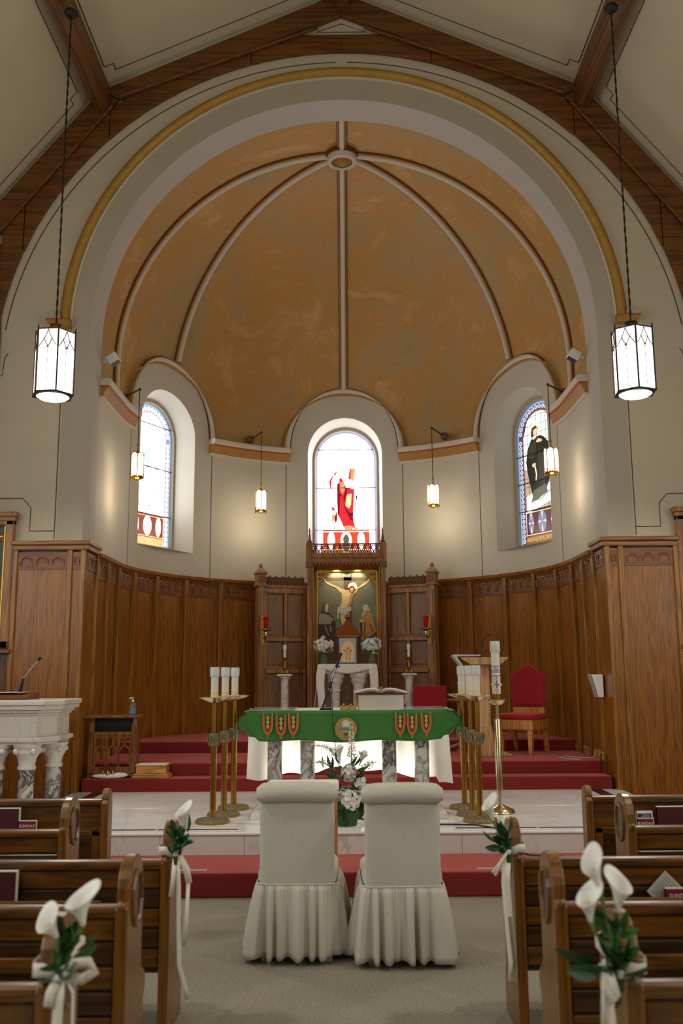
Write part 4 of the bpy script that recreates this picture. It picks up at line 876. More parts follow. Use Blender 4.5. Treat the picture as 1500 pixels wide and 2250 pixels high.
# green frontal
gf = tag(empty('altar_frontal', (.02, 8.945, 1.303)), 'green embroidered altar frontal with wheat motifs and a chalice roundel', 'altar cloth')
lx = [(0, -.965), (.35, -1.03), (.55, -1.045), (.8, -.97), (1, -.935)]; rx = [(0, .995), (.3, 1.05), (.5, 1.075), (.75, 1.0), (1, .96)]
def front(u, v):
    x = lerp(interp(lx, v), interp(rx, v), u); e = min(u, 1-u)
    z = -v*(.262+.018*math.sin(u*math.pi)+.01*math.sin(u*17)) + (.03*v if e < .05 else 0)
    y = -.006-.018*v*math.sin(u*23)*.5-.05*math.sin(math.pi*v)*max(0, 1-e/.1)**2+.04*max(0, 1-e/.03)
    return (x, y, z)
obj('front_cloth', MB().grid(front, 60, 10), 'green_cloth', gf, smooth=True, solid=.004)
obj('top_cloth', MB().box(-.965, .995, 0, .1, -.002, .003), 'green_cloth', gf)
for sg in (-1, 1):
    xx = -1.0 if sg < 0 else 1.03
    obj('side_cloth', MB().grid(lambda u, v, sg=sg, xx=xx: (xx*1.0+sg*(.06*math.sin(math.pi*v*.9)*(1-u)-.03*(1-v)), -.0+u*.5, -v*(.2-.06*u)), 8, 6), 'green_cloth', gf, smooth=True, solid=.004)
fy = -.028
def fpoly(name, m, pts, layer, parent=None, dx=0, dz=0, y0=fy): return obj(name, MB().prism([(x+dx, z+dz) for x, z in pts], 'y', y0-.0015*layer-.001, y0-.0015*layer), m, parent or gf)
for k, (px, dz) in enumerate(((586, .0), (615, -.012), (642, 0), (876, 0), (902, -.008), (933, .004))):
    x = (px-762.5)*.00428; U_ = [(-.043, .1), (-.036, .12), (-.028, .09), (-.024, .0), (-.014, -.035), (0, -.05), (.014, -.035), (.024, 0), (.028, .09), (.036, .12), (.043, .1), (.045, .02), (.035, -.04), (.012, -.075), (.006, -.1), (-.006, -.1), (-.012, -.075), (-.035, -.04), (-.045, .02)]
    m1 = fpoly('wheat_motif', 'embroidery_gold', [(a*1.12, b*1.04) for a, b in U_], 1, dx=x, dz=-.137+dz); fpoly('motif_flame', 'embroidery_orange', [(a, b) for a, b in U_], 2, m1, x, -.137+dz)
    ear = [(0, -.03)]+[(.006+.012*(i % 2), -.02+.02*i) for i in range(6)]+[(0, .1)]+[(-.006-.012*(i % 2), -.02+.02*i) for i in range(5, -1, -1)]
    fpoly('wheat_ear', 'embroidery_gold', ear, 3, m1, x, -.137+dz)
cx, cz = (757-762.5)*.00428, -.165
rn = fpoly('chalice_roundel', 'embroidery_tan', arc(0, 0, .1, 0, 345, 23), 1, dx=cx, dz=cz); fpoly('roundel_edge', 'embroidery_gold', arc(0, 0, .104, 0, 345, 23), 0, rn, cx, cz)
fpoly('host', 'embroidery_white', arc(0, .045, .038, 0, 340, 17), 2, rn, cx, cz); fpoly('host_ring', 'embroidery_gold', arc(0, .045, .028, 0, 340, 17), 3, rn, cx, cz); fpoly('host_core', 'embroidery_white', arc(0, .045, .023, 0, 340, 17), 4, rn, cx, cz)
fpoly('chalice_bowl', 'embroidery_green', [(-.055, .015), (.055, .015), (.045, -.005), (.02, -.015), (-.02, -.015), (-.045, -.005)], 3, rn, cx, cz); fpoly('chalice_bowl', 'embroidery_gold', [(-.05, -.015), (.05, -.015), (.03, -.03), (-.03, -.03)], 4, rn, cx, cz)
fpoly('chalice_stem', 'embroidery_teal', [(-.025, -.035), (.025, -.035), (.012, -.05), (.012, -.06), (-.012, -.06), (-.012, -.05)], 3, rn, cx, cz); fpoly('chalice_foot', 'embroidery_green', [(-.01, -.062), (.01, -.062), (.022, -.09), (-.022, -.09)], 3, rn, cx, cz)
for xa, xb, w_ in ((-.93, -.5, 'left'), (.52, .97, 'right')):
    g = tag(obj('glass_plate', MB().box(xa, xb, 8.97, 9.7, 1.309, 1.317), 'glass_plate', bev=.002), 'flat glass sheet lying on the '+w_+' end of the altar', 'glass sheet')
# floor lamp under the altar that lights the linen
fl = tag(empty('uplight', (.0, 9.68, .461)), 'long black floor light bar hidden under the altar', 'lamp')
obj('housing', MB().box(-.66, .66, -.05, .05, 0, .07), 'black', fl, bev=.01)
ll = area('uplight_beam', (0, 9.66, .545), (0, 9.86, .85), 1.3, .07, 10, (1, .95, .86))
# microphone on a desk stand
mic = tag(empty('desk_microphone', (-.2, 9.2, 1.305)), 'black and chrome microphone on a slanted desk stand on the altar', 'microphone')
obj('base', MB().box(-.055, .07, -.06, .06, 0, .018), 'black', mic, bev=.006)
P0, P1 = Vector((-.025, 0, .03)), Vector((.155, 0, .545))
obj('stand', MB().tube([(-.02, 0, .015), P0, P0.lerp(P1, .32)], .011, 8), 'black', mic, smooth=True)
obj('boom', MB().tube([P0.lerp(P1, .1), P0.lerp(P1, .8)], .0085, 8), 'chrome', mic, smooth=True)
obj('clamp', MB().tube([P0.lerp(P1, .33), P0.lerp(P1, .47)], .0145, 8).tube([P0.lerp(P1, .72), P0.lerp(P1, .86)], .014, 8), 'black', mic)
obj('microphone_body', MB().tube([P0.lerp(P1, .8), P0.lerp(P1, 1.0)], [.011, .016], 10).tube([P0.lerp(P1, .78)+Vector((.01, 0, -.02)), P0.lerp(P1, .82)+Vector((.02, 0, -.04))], .009, 6), 'black', mic, smooth=40)
obj('cable', MB().tube([P0.lerp(P1, .78), (.04, -.02, .33), (.065, -.03, .2), (.06, -.05, .12), (.07, -.14, .01)]+[(.07, -.3, -.0), (.075, -.31, -.15), (.11, -.33, -.42), (.135, -.34, -.56)], .0035, 5), 'black', mic)
# missal stand with open book
ms = tag(empty('missal_stand', (.33, 9.2, 1.304)), 'pale wooden missal stand on the altar', 'book stand')
obj('front_board', MB().box(-.21, .22, -.13, -.115, 0, .145), 'cream_paint', ms, bev=.003)
for x in (-.205, .205): obj('side_board', MB().prism([(-.12, 0), (.16, 0), (.16, .03), (-.12, .15)], 'x', x-.008, x+.008), 'lectern', ms, bev=.002)
obj('slope', MB().prism([(-.14, .145), (-.12, .157), (.17, .045), (.17, .03)], 'x', -.23, .24), 'lectern', ms, bev=.002)
bk = tag(empty('missal', (.33, 9.2, 1.304)), 'thick open missal with cream pages on the wooden stand', 'book')
def page(sg): return lambda u, v: (sg*(.005+.25*u), -.15+.3*v, .176+.03*math.sin(math.pi*u**.7)-.115*v-.012*u)
for sg in (-1, 1): obj('pages', MB().grid(page(sg), 10, 4), 'paper', bk, smooth=True, solid=.018)
obj('ribbon_marker', MB().tube([(.0, -.16, .2), (.01, -.165, .22), (.0, -.165, .185)], .008, 6).tube([(0, -.16, .19), (-.02, -.165, .17), (.015, -.165, .165)], .006, 6), 'embroidery_tan', bk)
obj('cover', MB().box(-.26, .26, -.155, -.13, .152, .16), 'book_red', bk)
bx = tag(empty('chime_block', (.03, 9.1, 1.304)), 'small wooden block with brass fittings beside the missal stand', 'box'); obj('block', MB().box(-.09, .07, -.05, .05, 0, .04), 'box_oak', bx, bev=.004); obj('strap', MB().box(-.015, .005, -.052, .052, .0, .043), 'silver', bx); obj('knob', MB().sphere((-.05, 0, .05), .014, 8, 6).sphere((.02, 0, .05), .012, 8, 6), 'brass', bx, smooth=True)
# ================================================================ CANDLE STANDS
def candle_stand(x, y, lab, grp, lean=0):
    c = tag(empty('candle_stand', (x, y, .361)), lab, 'candle stand', grp)
    obj('base', MB().lathe([(.15, 0), (.15, .02), (.14, .035), (.06, .045), (.05, .05)], 28), 'brass_ornate', c, smooth=40); obj('base_rim', MB().lathe([(.153, 0), (.153, .012), (.148, .014)], 28), 'brass', c)
    obj('lower_pole', MB().lathe([(.028, .04), (.028, .66)], 14), 'brass', c, smooth=60)
    obj('collar', MB().lathe([(.03, .655), (.042, .665), (.046, .70), (.05, .74), (.044, .765), (.02, .765)], 12), 'brass_ornate', c, smooth=40)
    for k in range(6): a = k*math.pi/3; obj('collar_leaf', MB().tube([(.034*math.cos(a), .034*math.sin(a), .66), (.05*math.cos(a), .05*math.sin(a), .71), (.058*math.cos(a), .058*math.sin(a), .755)], [.012, .012, .006], 5), 'brass_ornate', c)
    obj('upper_pole', MB().lathe([(.02, .76), (.02, 1.05)], 12), 'brass', c, smooth=60)
    obj('drip_dish', MB().lathe([(.018, 1.035), (.06, 1.045), (.12, 1.07), (.145, 1.082), (.145, 1.086), (.115, 1.078), (.05, 1.06), (.02, 1.06)], 24), 'brass_pale', c, smooth=50)
    cd_ = obj('candle', MB().lathe([(.034, 1.065), (.034, 1.30)], 16), 'candle', c, smooth=60); obj('candle_foot', MB().lathe([(.0345, 1.065), (.0345, 1.13)], 16), 'candle_low', cd_, smooth=60)
    obj('follower', MB().lathe([(.036, 1.265), (.043, 1.27), (.044, 1.33), (.042, 1.355), (.03, 1.35), (.012, 1.34)], 14), 'candle_cup', c, smooth=40)
for i, ((x, y), lab) in enumerate((((-1.185, 8.53), 'brass candle stand nearest the pews, left of the altar'), ((-1.14, 8.93), 'middle one of the three brass candle stands left of the altar'), ((-1.10, 9.36), 'rearmost of the three brass candle stands left of the altar'))): candle_stand(x, y, lab, 'left candle stands')
for i, ((x, y), lab) in enumerate((((1.17, 8.5), 'brass candle stand nearest the pews, right of the altar'), ((1.155, 8.87), 'middle one of the three brass candle stands right of the altar'), ((1.135, 9.29), 'rearmost of the three brass candle stands right of the altar'))): candle_stand(x, y, lab, 'right candle stands')
pc = tag(empty('paschal_candle_stand', (1.43, 9.0, .361)), 'tall pale brass stand with the thick decorated paschal candle', 'candle stand')
obj('base', MB().lathe([(.135, 0), (.135, .012), (.12, .035), (.06, .06), (.03, .075), (.02, .08)], 28), 'brass_pale', pc, smooth=50)
obj('lower_pole', MB().lathe([(.016, .07), (.016, .2), (.032, .205), (.032, .85), (.027, .86)], 16), 'brass_pale', pc, smooth=40); obj('upper_pole', MB().lathe([(.019, .85), (.019, 1.02)], 14), 'brass_pale', pc, smooth=60)
obj('drip_dish', MB().lathe([(.02, .985), (.05, .99), (.085, 1.02), (.09, 1.035), (.082, 1.035), (.05, 1.0), (.02, 1.0)], 24), 'brass_pale', pc, smooth=50); obj('socket', MB().lathe([(.042, 1.0), (.042, 1.09)], 16), 'brass', pc, smooth=60)
pcc = obj('candle', MB().lathe([(.041, 1.06), (.041, 1.55)], 20), 'candle', pc, smooth=60)
obj('follower', MB().lathe([(.042, 1.475), (.048, 1.485), (.048, 1.56), (.046, 1.585), (.04, 1.585), (.03, 1.57)], 16), 'candle_cup', pc, smooth=40)
mat('violet', '6a6a9a', .6)
for z in (1.255, 1.29, 1.305, 1.345): obj('candle_band', MB().lathe([(.0415, z), (.0425, z), (.0425, z+.006), (.0415, z+.006)], 20), 'violet', pcc)
def on_candle(txt, z, size):
    t = text_mesh(txt, size, .0006); t.materials.append(MATS['violet'])
    for v in t.vertices: a = v.co.x/.042; y = v.co.y; d = .0423+v.co.z; v.co = (d*math.sin(a), -d*math.cos(a), z+y)
    obj('candle_mark', t, None, pcc)
on_candle('2021', 1.325, .03); on_candle('\u0391', 1.235, .04); on_candle('\u03a9', 1.115, .04)
obj('candle_cross', MB().prism([(-.006, 1.14), (.006, 1.14), (.006, 1.17), (.024, 1.17), (.024, 1.182), (.006, 1.182), (.006, 1.215), (-.006, 1.215), (-.006, 1.182), (-.024, 1.182), (-.024, 1.17), (-.006, 1.17)], 'y', -.0435, -.041), 'violet', pcc)
for a in (-1, 1): obj('incense_stud', MB().sphere((a*.043, -.012, 1.176), .011, 8, 6), 'candle_cup', pcc)
# ================================================================ AMBO, LECTERN, SEATS, KNEELER
am_ = tag(empty('ambo', (-3.5, 9.75, .178)), 'white marble ambo on veined columns at the left edge', 'pulpit')
def octo(g, h=0): 
    a, b = .43+g, .33+g; return [(-a, -b), (a, -b), (a+.13, -b+.24), (a+.13, b), (-a-.13, b), (-a-.13, -b+.24)]
zz = lambda z: z-.178
obj('body', MB().prism(octo(0), 'z', zz(1.05), zz(1.26)), 'marble_white', am_, bev=.006)
obj('cornice', MB().prism(octo(.02), 'z', zz(1.26), zz(1.285)).prism(octo(.045), 'z', zz(1.285), zz(1.315)).prism(octo(.08), 'z', zz(1.315), zz(1.36)).prism(octo(.1), 'z', zz(1.36), zz(1.41)), 'marble_white', am_, bev=.01)
obj('base_moulding', MB().prism(octo(.04), 'z', zz(1.0), zz(1.05)).prism(octo(.01), 'z', zz(.975), zz(1.0)), 'marble_white', am_, bev=.012)
for x, y in ((.33, -.26), (.02, -.26), (-.33, -.26), (.5, .05), (-.5, .05)):
    c = obj('column', MB().lathe([(.1, 0), (.1, .06), (.078, .08), (.075, .56)], 18, (x, y, 0)), 'marble_veined', am_, smooth=40)
    obj('capital', MB().lathe([(.075, .55), (.09, .56), (.09, .585), (.078, .6), (.09, .66), (.125, .72), (.11, .75), (.14, .78), (.14, .8)], 14, (x, y, 0)), 'marble_white', c, smooth=50)
    for k in range(4): a = math.pi/4+k*math.pi/2; obj('volute', MB().sphere((x+.12*math.cos(a), y+.12*math.sin(a), .735), .035, 8, 6), 'marble_white', c, smooth=True)
dk = tag(empty('reading_desk', (-3.52, 9.72, 1.41)), 'dark tray-like reading desk on top of the ambo', 'book rest'); obj('tray', MB().prism([(-.2, .0), (.22, .0), (.22, .065), (.2, .07), (-.2, .03)], 'x', -.35, .3), 'brown_paint', dk, bev=.006); obj('paper', MB().box(-.3, .2, -.02, .2, .068, .075), 'paper', dk)
gm = tag(empty('gooseneck_microphone', (-3.36, 9.72, 1.46)), 'slim gooseneck microphone leaning over the ambo', 'microphone'); obj('stem', MB().tube([(0, 0, 0), (.02, 0, .1), (.03, 0, .16)], [.02, .015, .012], 8), 'black', gm, smooth=True); obj('neck', MB().tube([(.03, 0, .16), (.1, 0, .26), (.18, 0, .35)], .006, 6), 'chrome', gm, smooth=True); obj('head', MB().tube([(.175, 0, .345), (.205, 0, .375)], [.014, .017], 8), 'black', gm, smooth=True)
# wooden lectern
lc = tag(empty('lectern', (1.70, 11.62, .645)), 'light oak lectern with curved foot beside the red chair', 'lectern')
obj('column', MB().box(-.075, .06, -.05, .05, .1, 1.1), 'lectern', lc, bev=.006)
obj('foot', MB().prism([(-.1, 0), (.3, 0), (.3, .03), (.2, .06), (.1, .16), (.065, .38), (-.075, .38), (-.1, .1)], 'y', -.06, .06), 'lectern', lc, bev=.01)
obj('desk', MB().prism([(-.22, 1.12), (-.2, 1.1), (.24, 1.2), (.24, 1.23), (-.22, 1.14)][:0]+[(-.18, 1.1), (.18, 1.1), (.27, 1.17), (.27, 1.19), (-.3, 1.19), (-.3, 1.17)], 'y', -.2, .22), 'lectern', lc, bev=.008)
lb = tag(empty('lectern_book', (1.52, 11.55, 1.835)), 'pale blue open folder leaning over the lectern edge', 'book'); obj('cover', MB().prism([(-.22, .02), (-.2, .035), (.12, .03), (.12, .015), (-.17, .01), (-.07, -.14), (-.09, -.15)], 'y', -.12, .14), 'paper_grey', lb, bev=.002)
lm = tag(empty('lectern_microphone', (1.67, 11.6, 1.83)), 'thin gooseneck microphone on the oak lectern', 'microphone'); obj('stem', MB().tube([(0, 0, 0), (0, 0, .12), (.01, 0, .2), (.06, 0, .25), (.1, 0, .275)], [.013, .012, .007, .006, .006], 7), 'bronze', lm, smooth=True); obj('head', MB().tube([(.095, 0, .272), (.12, 0, .288)], .013, 8), 'black', lm, smooth=True)
# celebrant chair
def throne(loc, rz, lab, square=False):
    t = tag(empty('red_chair', loc, rz), lab, 'chair', 'red velvet chairs'); w_ = .24
    sd = -.2 if square else 0; obj('seat', MB().box(-w_-.02, w_+.02, -.26, .22, .42+sd, .49+sd), 'velvet', t, bev=.03, bseg=3); obj('apron', MB().box(-w_-.01, w_+.01, -.25, .22, .3+sd, .42+sd), 'chair_oak', t, bev=.006)
    pts = [(-w_+.01, .56), (w_-.01, .56), (w_+.01, .94), (w_-.03, .99), (.03, 1.1), (0, 1.11), (-.03, 1.1), (-w_+.03, .99), (-w_-.01, .94)] if not square else [(-w_, .2), (w_, .2), (w_, .68), (-w_, .68)]
    b = obj('backrest', MB().prism(pts, 'y', .18, .24), 'velvet', t, bev=.02, bseg=3)
    if not square: obj('back_cushion', MB().prism([(x*.86, .83+(z-.83)*.86) for x, z in pts], 'y', .165, .185), 'velvet', b, bev=.02, bseg=3)
    if not square: obj('back_rail', MB().box(-w_+.02, w_-.02, .19, .23, .47, .57), 'chair_oak', t, bev=.004)
    for sx in (-1, 1):
        obj('leg', MB().prism([(sx*(w_-.07), .31), (sx*w_, .31), (sx*(w_-.02), 0), (sx*(w_-.06), 0)], 'y', -.24, -.18), 'chair_oak', t, bev=.004)
        obj('leg', MB().prism([(.15, .31), (.21, .31), (.27, 0), (.23, 0)], 'x', min(sx*(w_-.05), sx*w_), max(sx*(w_-.05), sx*w_)), 'chair_oak', t, bev=.004)
throne((2.24, 12.1, .645), math.radians(-36), 'red velvet celebrant chair with pointed back and oak legs')
throne((1.19, 13.25, .789), 0, 'red velvet seat with square back half hidden by the altar', True)
# small table with bottle
st = tag(empty('side_table', (1.40, 11.75, .645)), 'small dark pedestal table behind the right candle stands', 'table'); obj('top', MB().lathe([(.14, .66), (.15, .675), (.15, .69)], 20), 'reredos_dark', st, smooth=40); obj('column', MB().lathe([(.05, .05), (.025, .1), (.018, .3), (.035, .45), (.02, .6), (.05, .665)], 12), 'reredos_dark', st, smooth=50)
for k in range(3): a = k*2.09+.6; obj('foot', MB().tube([(0, 0, .14), (.12*math.cos(a), .12*math.sin(a), .1), (.2*math.cos(a), .2*math.sin(a), .015)], [.022, .018, .014], 6), 'reredos_dark', st, smooth=True)
def bottle(loc, lab, liquid):
    b = tag(empty('pump_bottle', loc), lab, 'bottle', 'hand sanitiser bottles'); obj('body', MB().lathe([(.036, 0), (.038, .01), (.038, .11), (.03, .13), (.012, .14), (.012, .15)], 16), 'glass_clear', b, smooth=40)
    obj('label_band', MB().lathe([(.039, .01), (.039, .075)], 16), liquid, b, smooth=60); obj('pump', MB().lathe([(.015, .148), (.015, .165), (.006, .17), (.006, .19)], 10).tube([(.005, 0, .192), (-.03, 0, .19), (-.038, 0, .18)], .007, 6), 'plastic_white', b, smooth=40)
bottle((1.42, 11.72, 1.335), 'clear pump bottle on the small dark table', 'glass_clear')
# prie-dieu with tracery
kn = tag(empty('prie_dieu', (-2.66, 10.925, .503)), 'dark oak prie-dieu with gothic tracery front at the left panelling', 'kneeler')
W2 = .27; kn.scale = (1.02, .42, 1)
obj('top_board', MB().box(-W2-.05, W2+.05, -.24, .2, .665, .695), 'kneeler', kn, bev=.008); obj('shelf_back', MB().box(-W2+.02, W2-.02, .02, .04, .5, .66), 'black', kn)
for sx in (-1, 1): obj('side_panel', MB().prism([(-.2, 0), (.19, 0), (.19, .67), (-.16, .67), (-.19, .5)], 'x', min(sx*(W2-.05), sx*W2), max(sx*(W2-.05), sx*W2)), 'kneeler', kn, bev=.006); obj('corner_scroll', MB().box(min(sx*W2, sx*(W2-.06)), max(sx*W2, sx*(W2-.06)), -.225, -.19, .05, .16).box(min(sx*W2, sx*(W2-.06)), max(sx*W2, sx*(W2-.06)), -.215, -.16, .5, .6), 'kneeler', kn, bev=.012)
obj('rail', MB().box(-W2+.04, W2-.04, -.18, -.14, .47, .51).box(-W2+.04, W2-.04, -.18, -.14, .06, .12), 'kneeler', kn, bev=.006)
for i in range(4): x = -.2+.4*i/3; obj('mullion', MB().box(x-.012, x+.012, -.175, -.145, .1, .48), 'kneeler', kn, bev=.004)
for i in range(3):
    c = -.2+.4*(i+.5)/3; obj('tracery_arch', MB().tube([(c-.062, -.16, .27), (c-.05, -.16, .32), (c, -.16, .365), (c+.05, -.16, .32), (c+.062, -.16, .27)], .011, 5).tube([(c, -.16, .36), (c, -.16, .47)], .009, 5).tube([(c-.06, -.16, .43), (c-.03, -.16, .462), (c, -.16, .43), (c+.03, -.16, .462), (c+.06, -.16, .43)], .009, 5), 'kneeler', kn)
obj('kneeling_board', MB().box(-W2+.02, W2-.02, -.2, .15, .02, .07), 'kneeler', kn, bev=.006)
bottle((-2.46, 10.93, 1.198), 'clear pump bottle with blue gel on the prie-dieu', 'glass_blue')
cu_ = tag(empty('white_cushion', (-2.68, 10.785, .503)), 'flat fluffy white cushion on the lowest red step', 'cushion'); obj('pad', MB().sphere((0, 0, .028), .028, 20, 10, 1, 6.6, 1.7).sphere((.12, .02, .036), .03, 14, 8, 1, 3.2, 1.4), 'white_cloth', cu_, smooth=True)
be = tag(empty('altar_bells', (-2.68, 10.785, .558)), 'cluster of four small brass altar bells on the white cushion', 'bells')
for x, y in ((-.06, 0), (0, -.03), (.05, 0), (0, .04)): obj('bell', MB().lathe([(.024, 0), (.02, .01), (.014, .03), (.004, .036)], 10, (x, y, 0)), 'brass', be, smooth=50)
obj('handle', MB().tube([(-.06, 0, .035), (-.055, 0, .07), (0, 0, .085), (.05, 0, .07), (.05, 0, .035)], .006, 6).tube([(0, -.03, .035), (0, 0, .085), (0, .04, .035)], .005, 6), 'bronze', be, smooth=True)
sb = tag(empty('step_stool', (-2.20, 10.885, .503)), 'low moulded oak box stool with a white mat on top', 'stool'); sb.scale = (1, .85, 1); obj('plinth', MB().box(-.215, .205, -.13, .16, 0, .03).box(-.2, .19, -.12, .15, .03, .05), 'box_oak', sb, bev=.008); obj('body', MB().box(-.175, .165, -.1, .13, .05, .13), 'box_oak', sb, bev=.006); obj('lid', MB().box(-.185, .175, -.11, .14, .13, .145), 'box_oak', sb, bev=.005); obj('mat', MB().box(-.175, .165, -.1, .13, .145, .153), 'white_cloth', sb, bev=.003)
# wall loudspeaker, cables
sp = tag(empty('wall_loudspeaker', (2.975, 11.03, 1.50)), 'white wedge loudspeaker on the side of the right oak pier', 'loudspeaker'); obj('cabinet', MB().prism([(0, -.14), (-.06, -.14), (-.13, .12), (0, .12)], 'y', -.1, .1), 'plastic_white', sp, bev=.006); obj('grille', MB().add([(-.062, -.085, -.132), (-.062, .085, -.132), (-.129, .085, .11), (-.129, -.085, .11)], [(0, 1, 2, 3)]), 'plastic_grey', sp, loc=(-.003, 0, 0))
ck = tag(obj('floor_cable', MB().tube([(2.93, 11.25, .72), (2.88, 11.2, .66), (2.75, 11.3, .655), (2.62, 11.45, .655), (2.5, 11.3, .655), (2.58, 11.12, .653), (2.72, 11.08, .653)], .006, 6), 'plastic_grey'), 'grey cable coiled on the red step by the right pier', 'cable')
oc = tag(obj('marble_cable', MB().tube([(.5, 8.3, .369), (.85, 8.32, .369), (1.1, 8.28, .369), (1.25, 8.1, .369), (1.32, 8.0, .33), (1.38, 7.95, .21), (1.5, 7.9, .187), (1.75, 7.85, .187)], .007, 6), 'black'), 'black cable running off the marble platform edge', 'cable')
ob = tag(empty('wall_outlet', (2.945, 11.0, .66)), 'pale floor socket with a plug on the right pier', 'socket'); obj('plate', MB().box(-.008, 0, -.04, .04, 0, .08), 'oak_light', ob, bev=.003); obj('plug', MB().tube([(-.02, 0, .06), (-.025, 0, -.0), (-.02, -.02, -.08)], .008, 6), 'bronze', ob)
# ================================================================ ALTAR FLOWERS
fa = tag(empty('flower_arrangement', (.0, 8.36, .361)), 'tall white flower arrangement with lilies and hydrangea before the altar', 'flower arrangement'); rnd = random.Random(11)
obj('basket', MB().lathe([(.085, 0), (.1, .1), (.11, .2)], 16), 'leaf_dark', fa, smooth=60)
for i in range(120):
    a = rnd.uniform(0, 6.28); z = rnd.uniform(.03, .44); r = rnd.uniform(.04, .11); put_leaf(fa, (LEAF_D, LEAF_S, LEAF_D)[i % 3], (r*math.cos(a), r*math.sin(a), z), (math.cos(a), math.sin(a), rnd.uniform(-.4, .9)), rnd.uniform(.6, 1), rnd.uniform(0, 6))
def ruffle(c, r, n, m, seed):
    rr = random.Random(seed); mb = MB()
    for i in range(n):
        d = Vector((rr.gauss(0, 1), rr.gauss(-.5, 1), rr.gauss(.1, 1))).normalized(); p = Vector(c)+d*r*rr.uniform(.8, 1); t = d.orthogonal().normalized(); b = d.cross(t); s = r*rr.uniform(.28, .42); q = rr.uniform(0, 6.28); vs = [p-d*s*.3]
        for k in range(7): a = q+2*math.pi*k/7; vs.append(p+(t*math.cos(a)+b*math.sin(a))*s*(1+.15*math.sin(3*a))+d*s*(.15+.2*math.sin(2*a+i)))
        mb.add(vs, [(0, k+1, (k+1) % 7+1) for k in range(7)])
    mb.sphere(c, r*.8, 12, 8); return obj('bloom', mb, m, fa, smooth=True)
ruffle((.03, -.08, .22), .085, 60, 'petal', 1); ruffle((-.04, -.06, .25), .06, 36, 'petal_cream', 5); ruffle((.02, -.05, .44), .07, 46, 'petal', 2); ruffle((.12, -.05, .36), .055, 36, 'petal', 3); ruffle((.12, -.02, .25), .05, 36, 'petal', 4); ruffle((-.1, -.02, .3), .045, 30, 'petal_cream', 6)
def spike(p0, p1, p2, n, m, seed):
    rr = random.Random(seed); pts = bez(p0, p1, p1, p2, 14); obj('stem', MB().tube(pts, [.006-.0003*i for i in range(15)], 5), 'stem', fa); mb = MB()
    for i in range(n):
        t = .3+.7*i/n; k = min(14, t*14); p = pts[int(k)]; sz = .026*(1.15-.75*(i/n)); a = i*2.4; c = p+Vector((math.cos(a), math.sin(a), .2))*sz*.9
        for j in range(5):
            b = 2*math.pi*j/5; d = Vector((math.cos(a), math.sin(a), .3)); t1 = d.orthogonal().normalized(); t2 = d.cross(t1).normalized(); q = c+(t1*math.cos(b)+t2*math.sin(b))*sz; mb.add([c-d*sz*.4, q-t1*sz*.3+d*sz*.2, q+d*sz*.35, q+t1*sz*.3+d*sz*.2], [(0, 1, 2, 3)])
    obj('flower_spike', mb, m, fa, smooth=True)
spike((.03, 0, .4), (.05, 0, .65), (.04, -.02, .92), 34, 'petal', 1); spike((-.02, 0, .42), (-.12, -.02, .66), (-.34, -.04, .68), 30, 'petal', 2); spike((-.05, 0, .4), (-.2, -.02, .54), (-.3, -.03, .52), 18, 'petal_cream', 3); spike((.1, 0, .4), (.2, -.02, .52), (.26, -.04, .53), 16, 'petal_cream', 4)
def trumpet(p0, p1, r, m='petal', root=None, par=None):
    p0, p1 = Vector(p0), Vector(p1); d = (p1-p0); n = 14; t1 = d.orthogonal().normalized(); t2 = d.cross(t1).normalized(); mb = MB(); M_ = 6
    for j in range(M_+1):
        v = j/M_; rad = r*(.08+.25*v+.67*v**3); 
        for k in range(n): a = 2*math.pi*k/n; w_ = 1+.22*v*v*math.sin(3*a); mb.v.append(tuple(p0+d*(v+.08*v*v*math.sin(3*a))+(t1*math.cos(a)+t2*math.sin(a))*rad*w_))
    for j in range(M_):
        for k in range(n): mb.f.append((j*n+k, j*n+(k+1) % n, (j+1)*n+(k+1) % n, (j+1)*n+k))
    return obj('lily', mb, m, par or fa, smooth=True, fix=False)
trumpet((-.055, -.05, .5), (-.07, -.07, .66), .05); trumpet((.11, -.05, .5), (.15, -.08, .61), .05)
for p, d, k in (((.06, -.03, .5), (.6, -.2, .55), 1.3), ((.0, -.03, .48), (.7, -.1, .5), 1.2), ((-.12, -.03, .48), (-.5, 0, .7), 1.0), ((-.14, -.02, .46), (.3, 0, .8), 1.0), ((-.2, 0, .48), (-.3, 0, 1), .8), ((-.07, -.02, .52), (-.4, 0, .9), .9), ((.04, -.02, .46), (.2, -.1, .9), 1.1), ((-.09, -.02, .44), (-.6, 0, .5), 1.1), ((.08, -.02, .46), (.8, 0, .1), 1.0)): put_leaf(fa, LEAF_B, p, d, k, .5)
for x, y, z in ((.085, -.07, .455), (.1, -.075, .44), (.09, -.08, .43)): obj('berry', MB().sphere((x, y, z), .014, 8, 6), 'red_berry', fa, smooth=True)
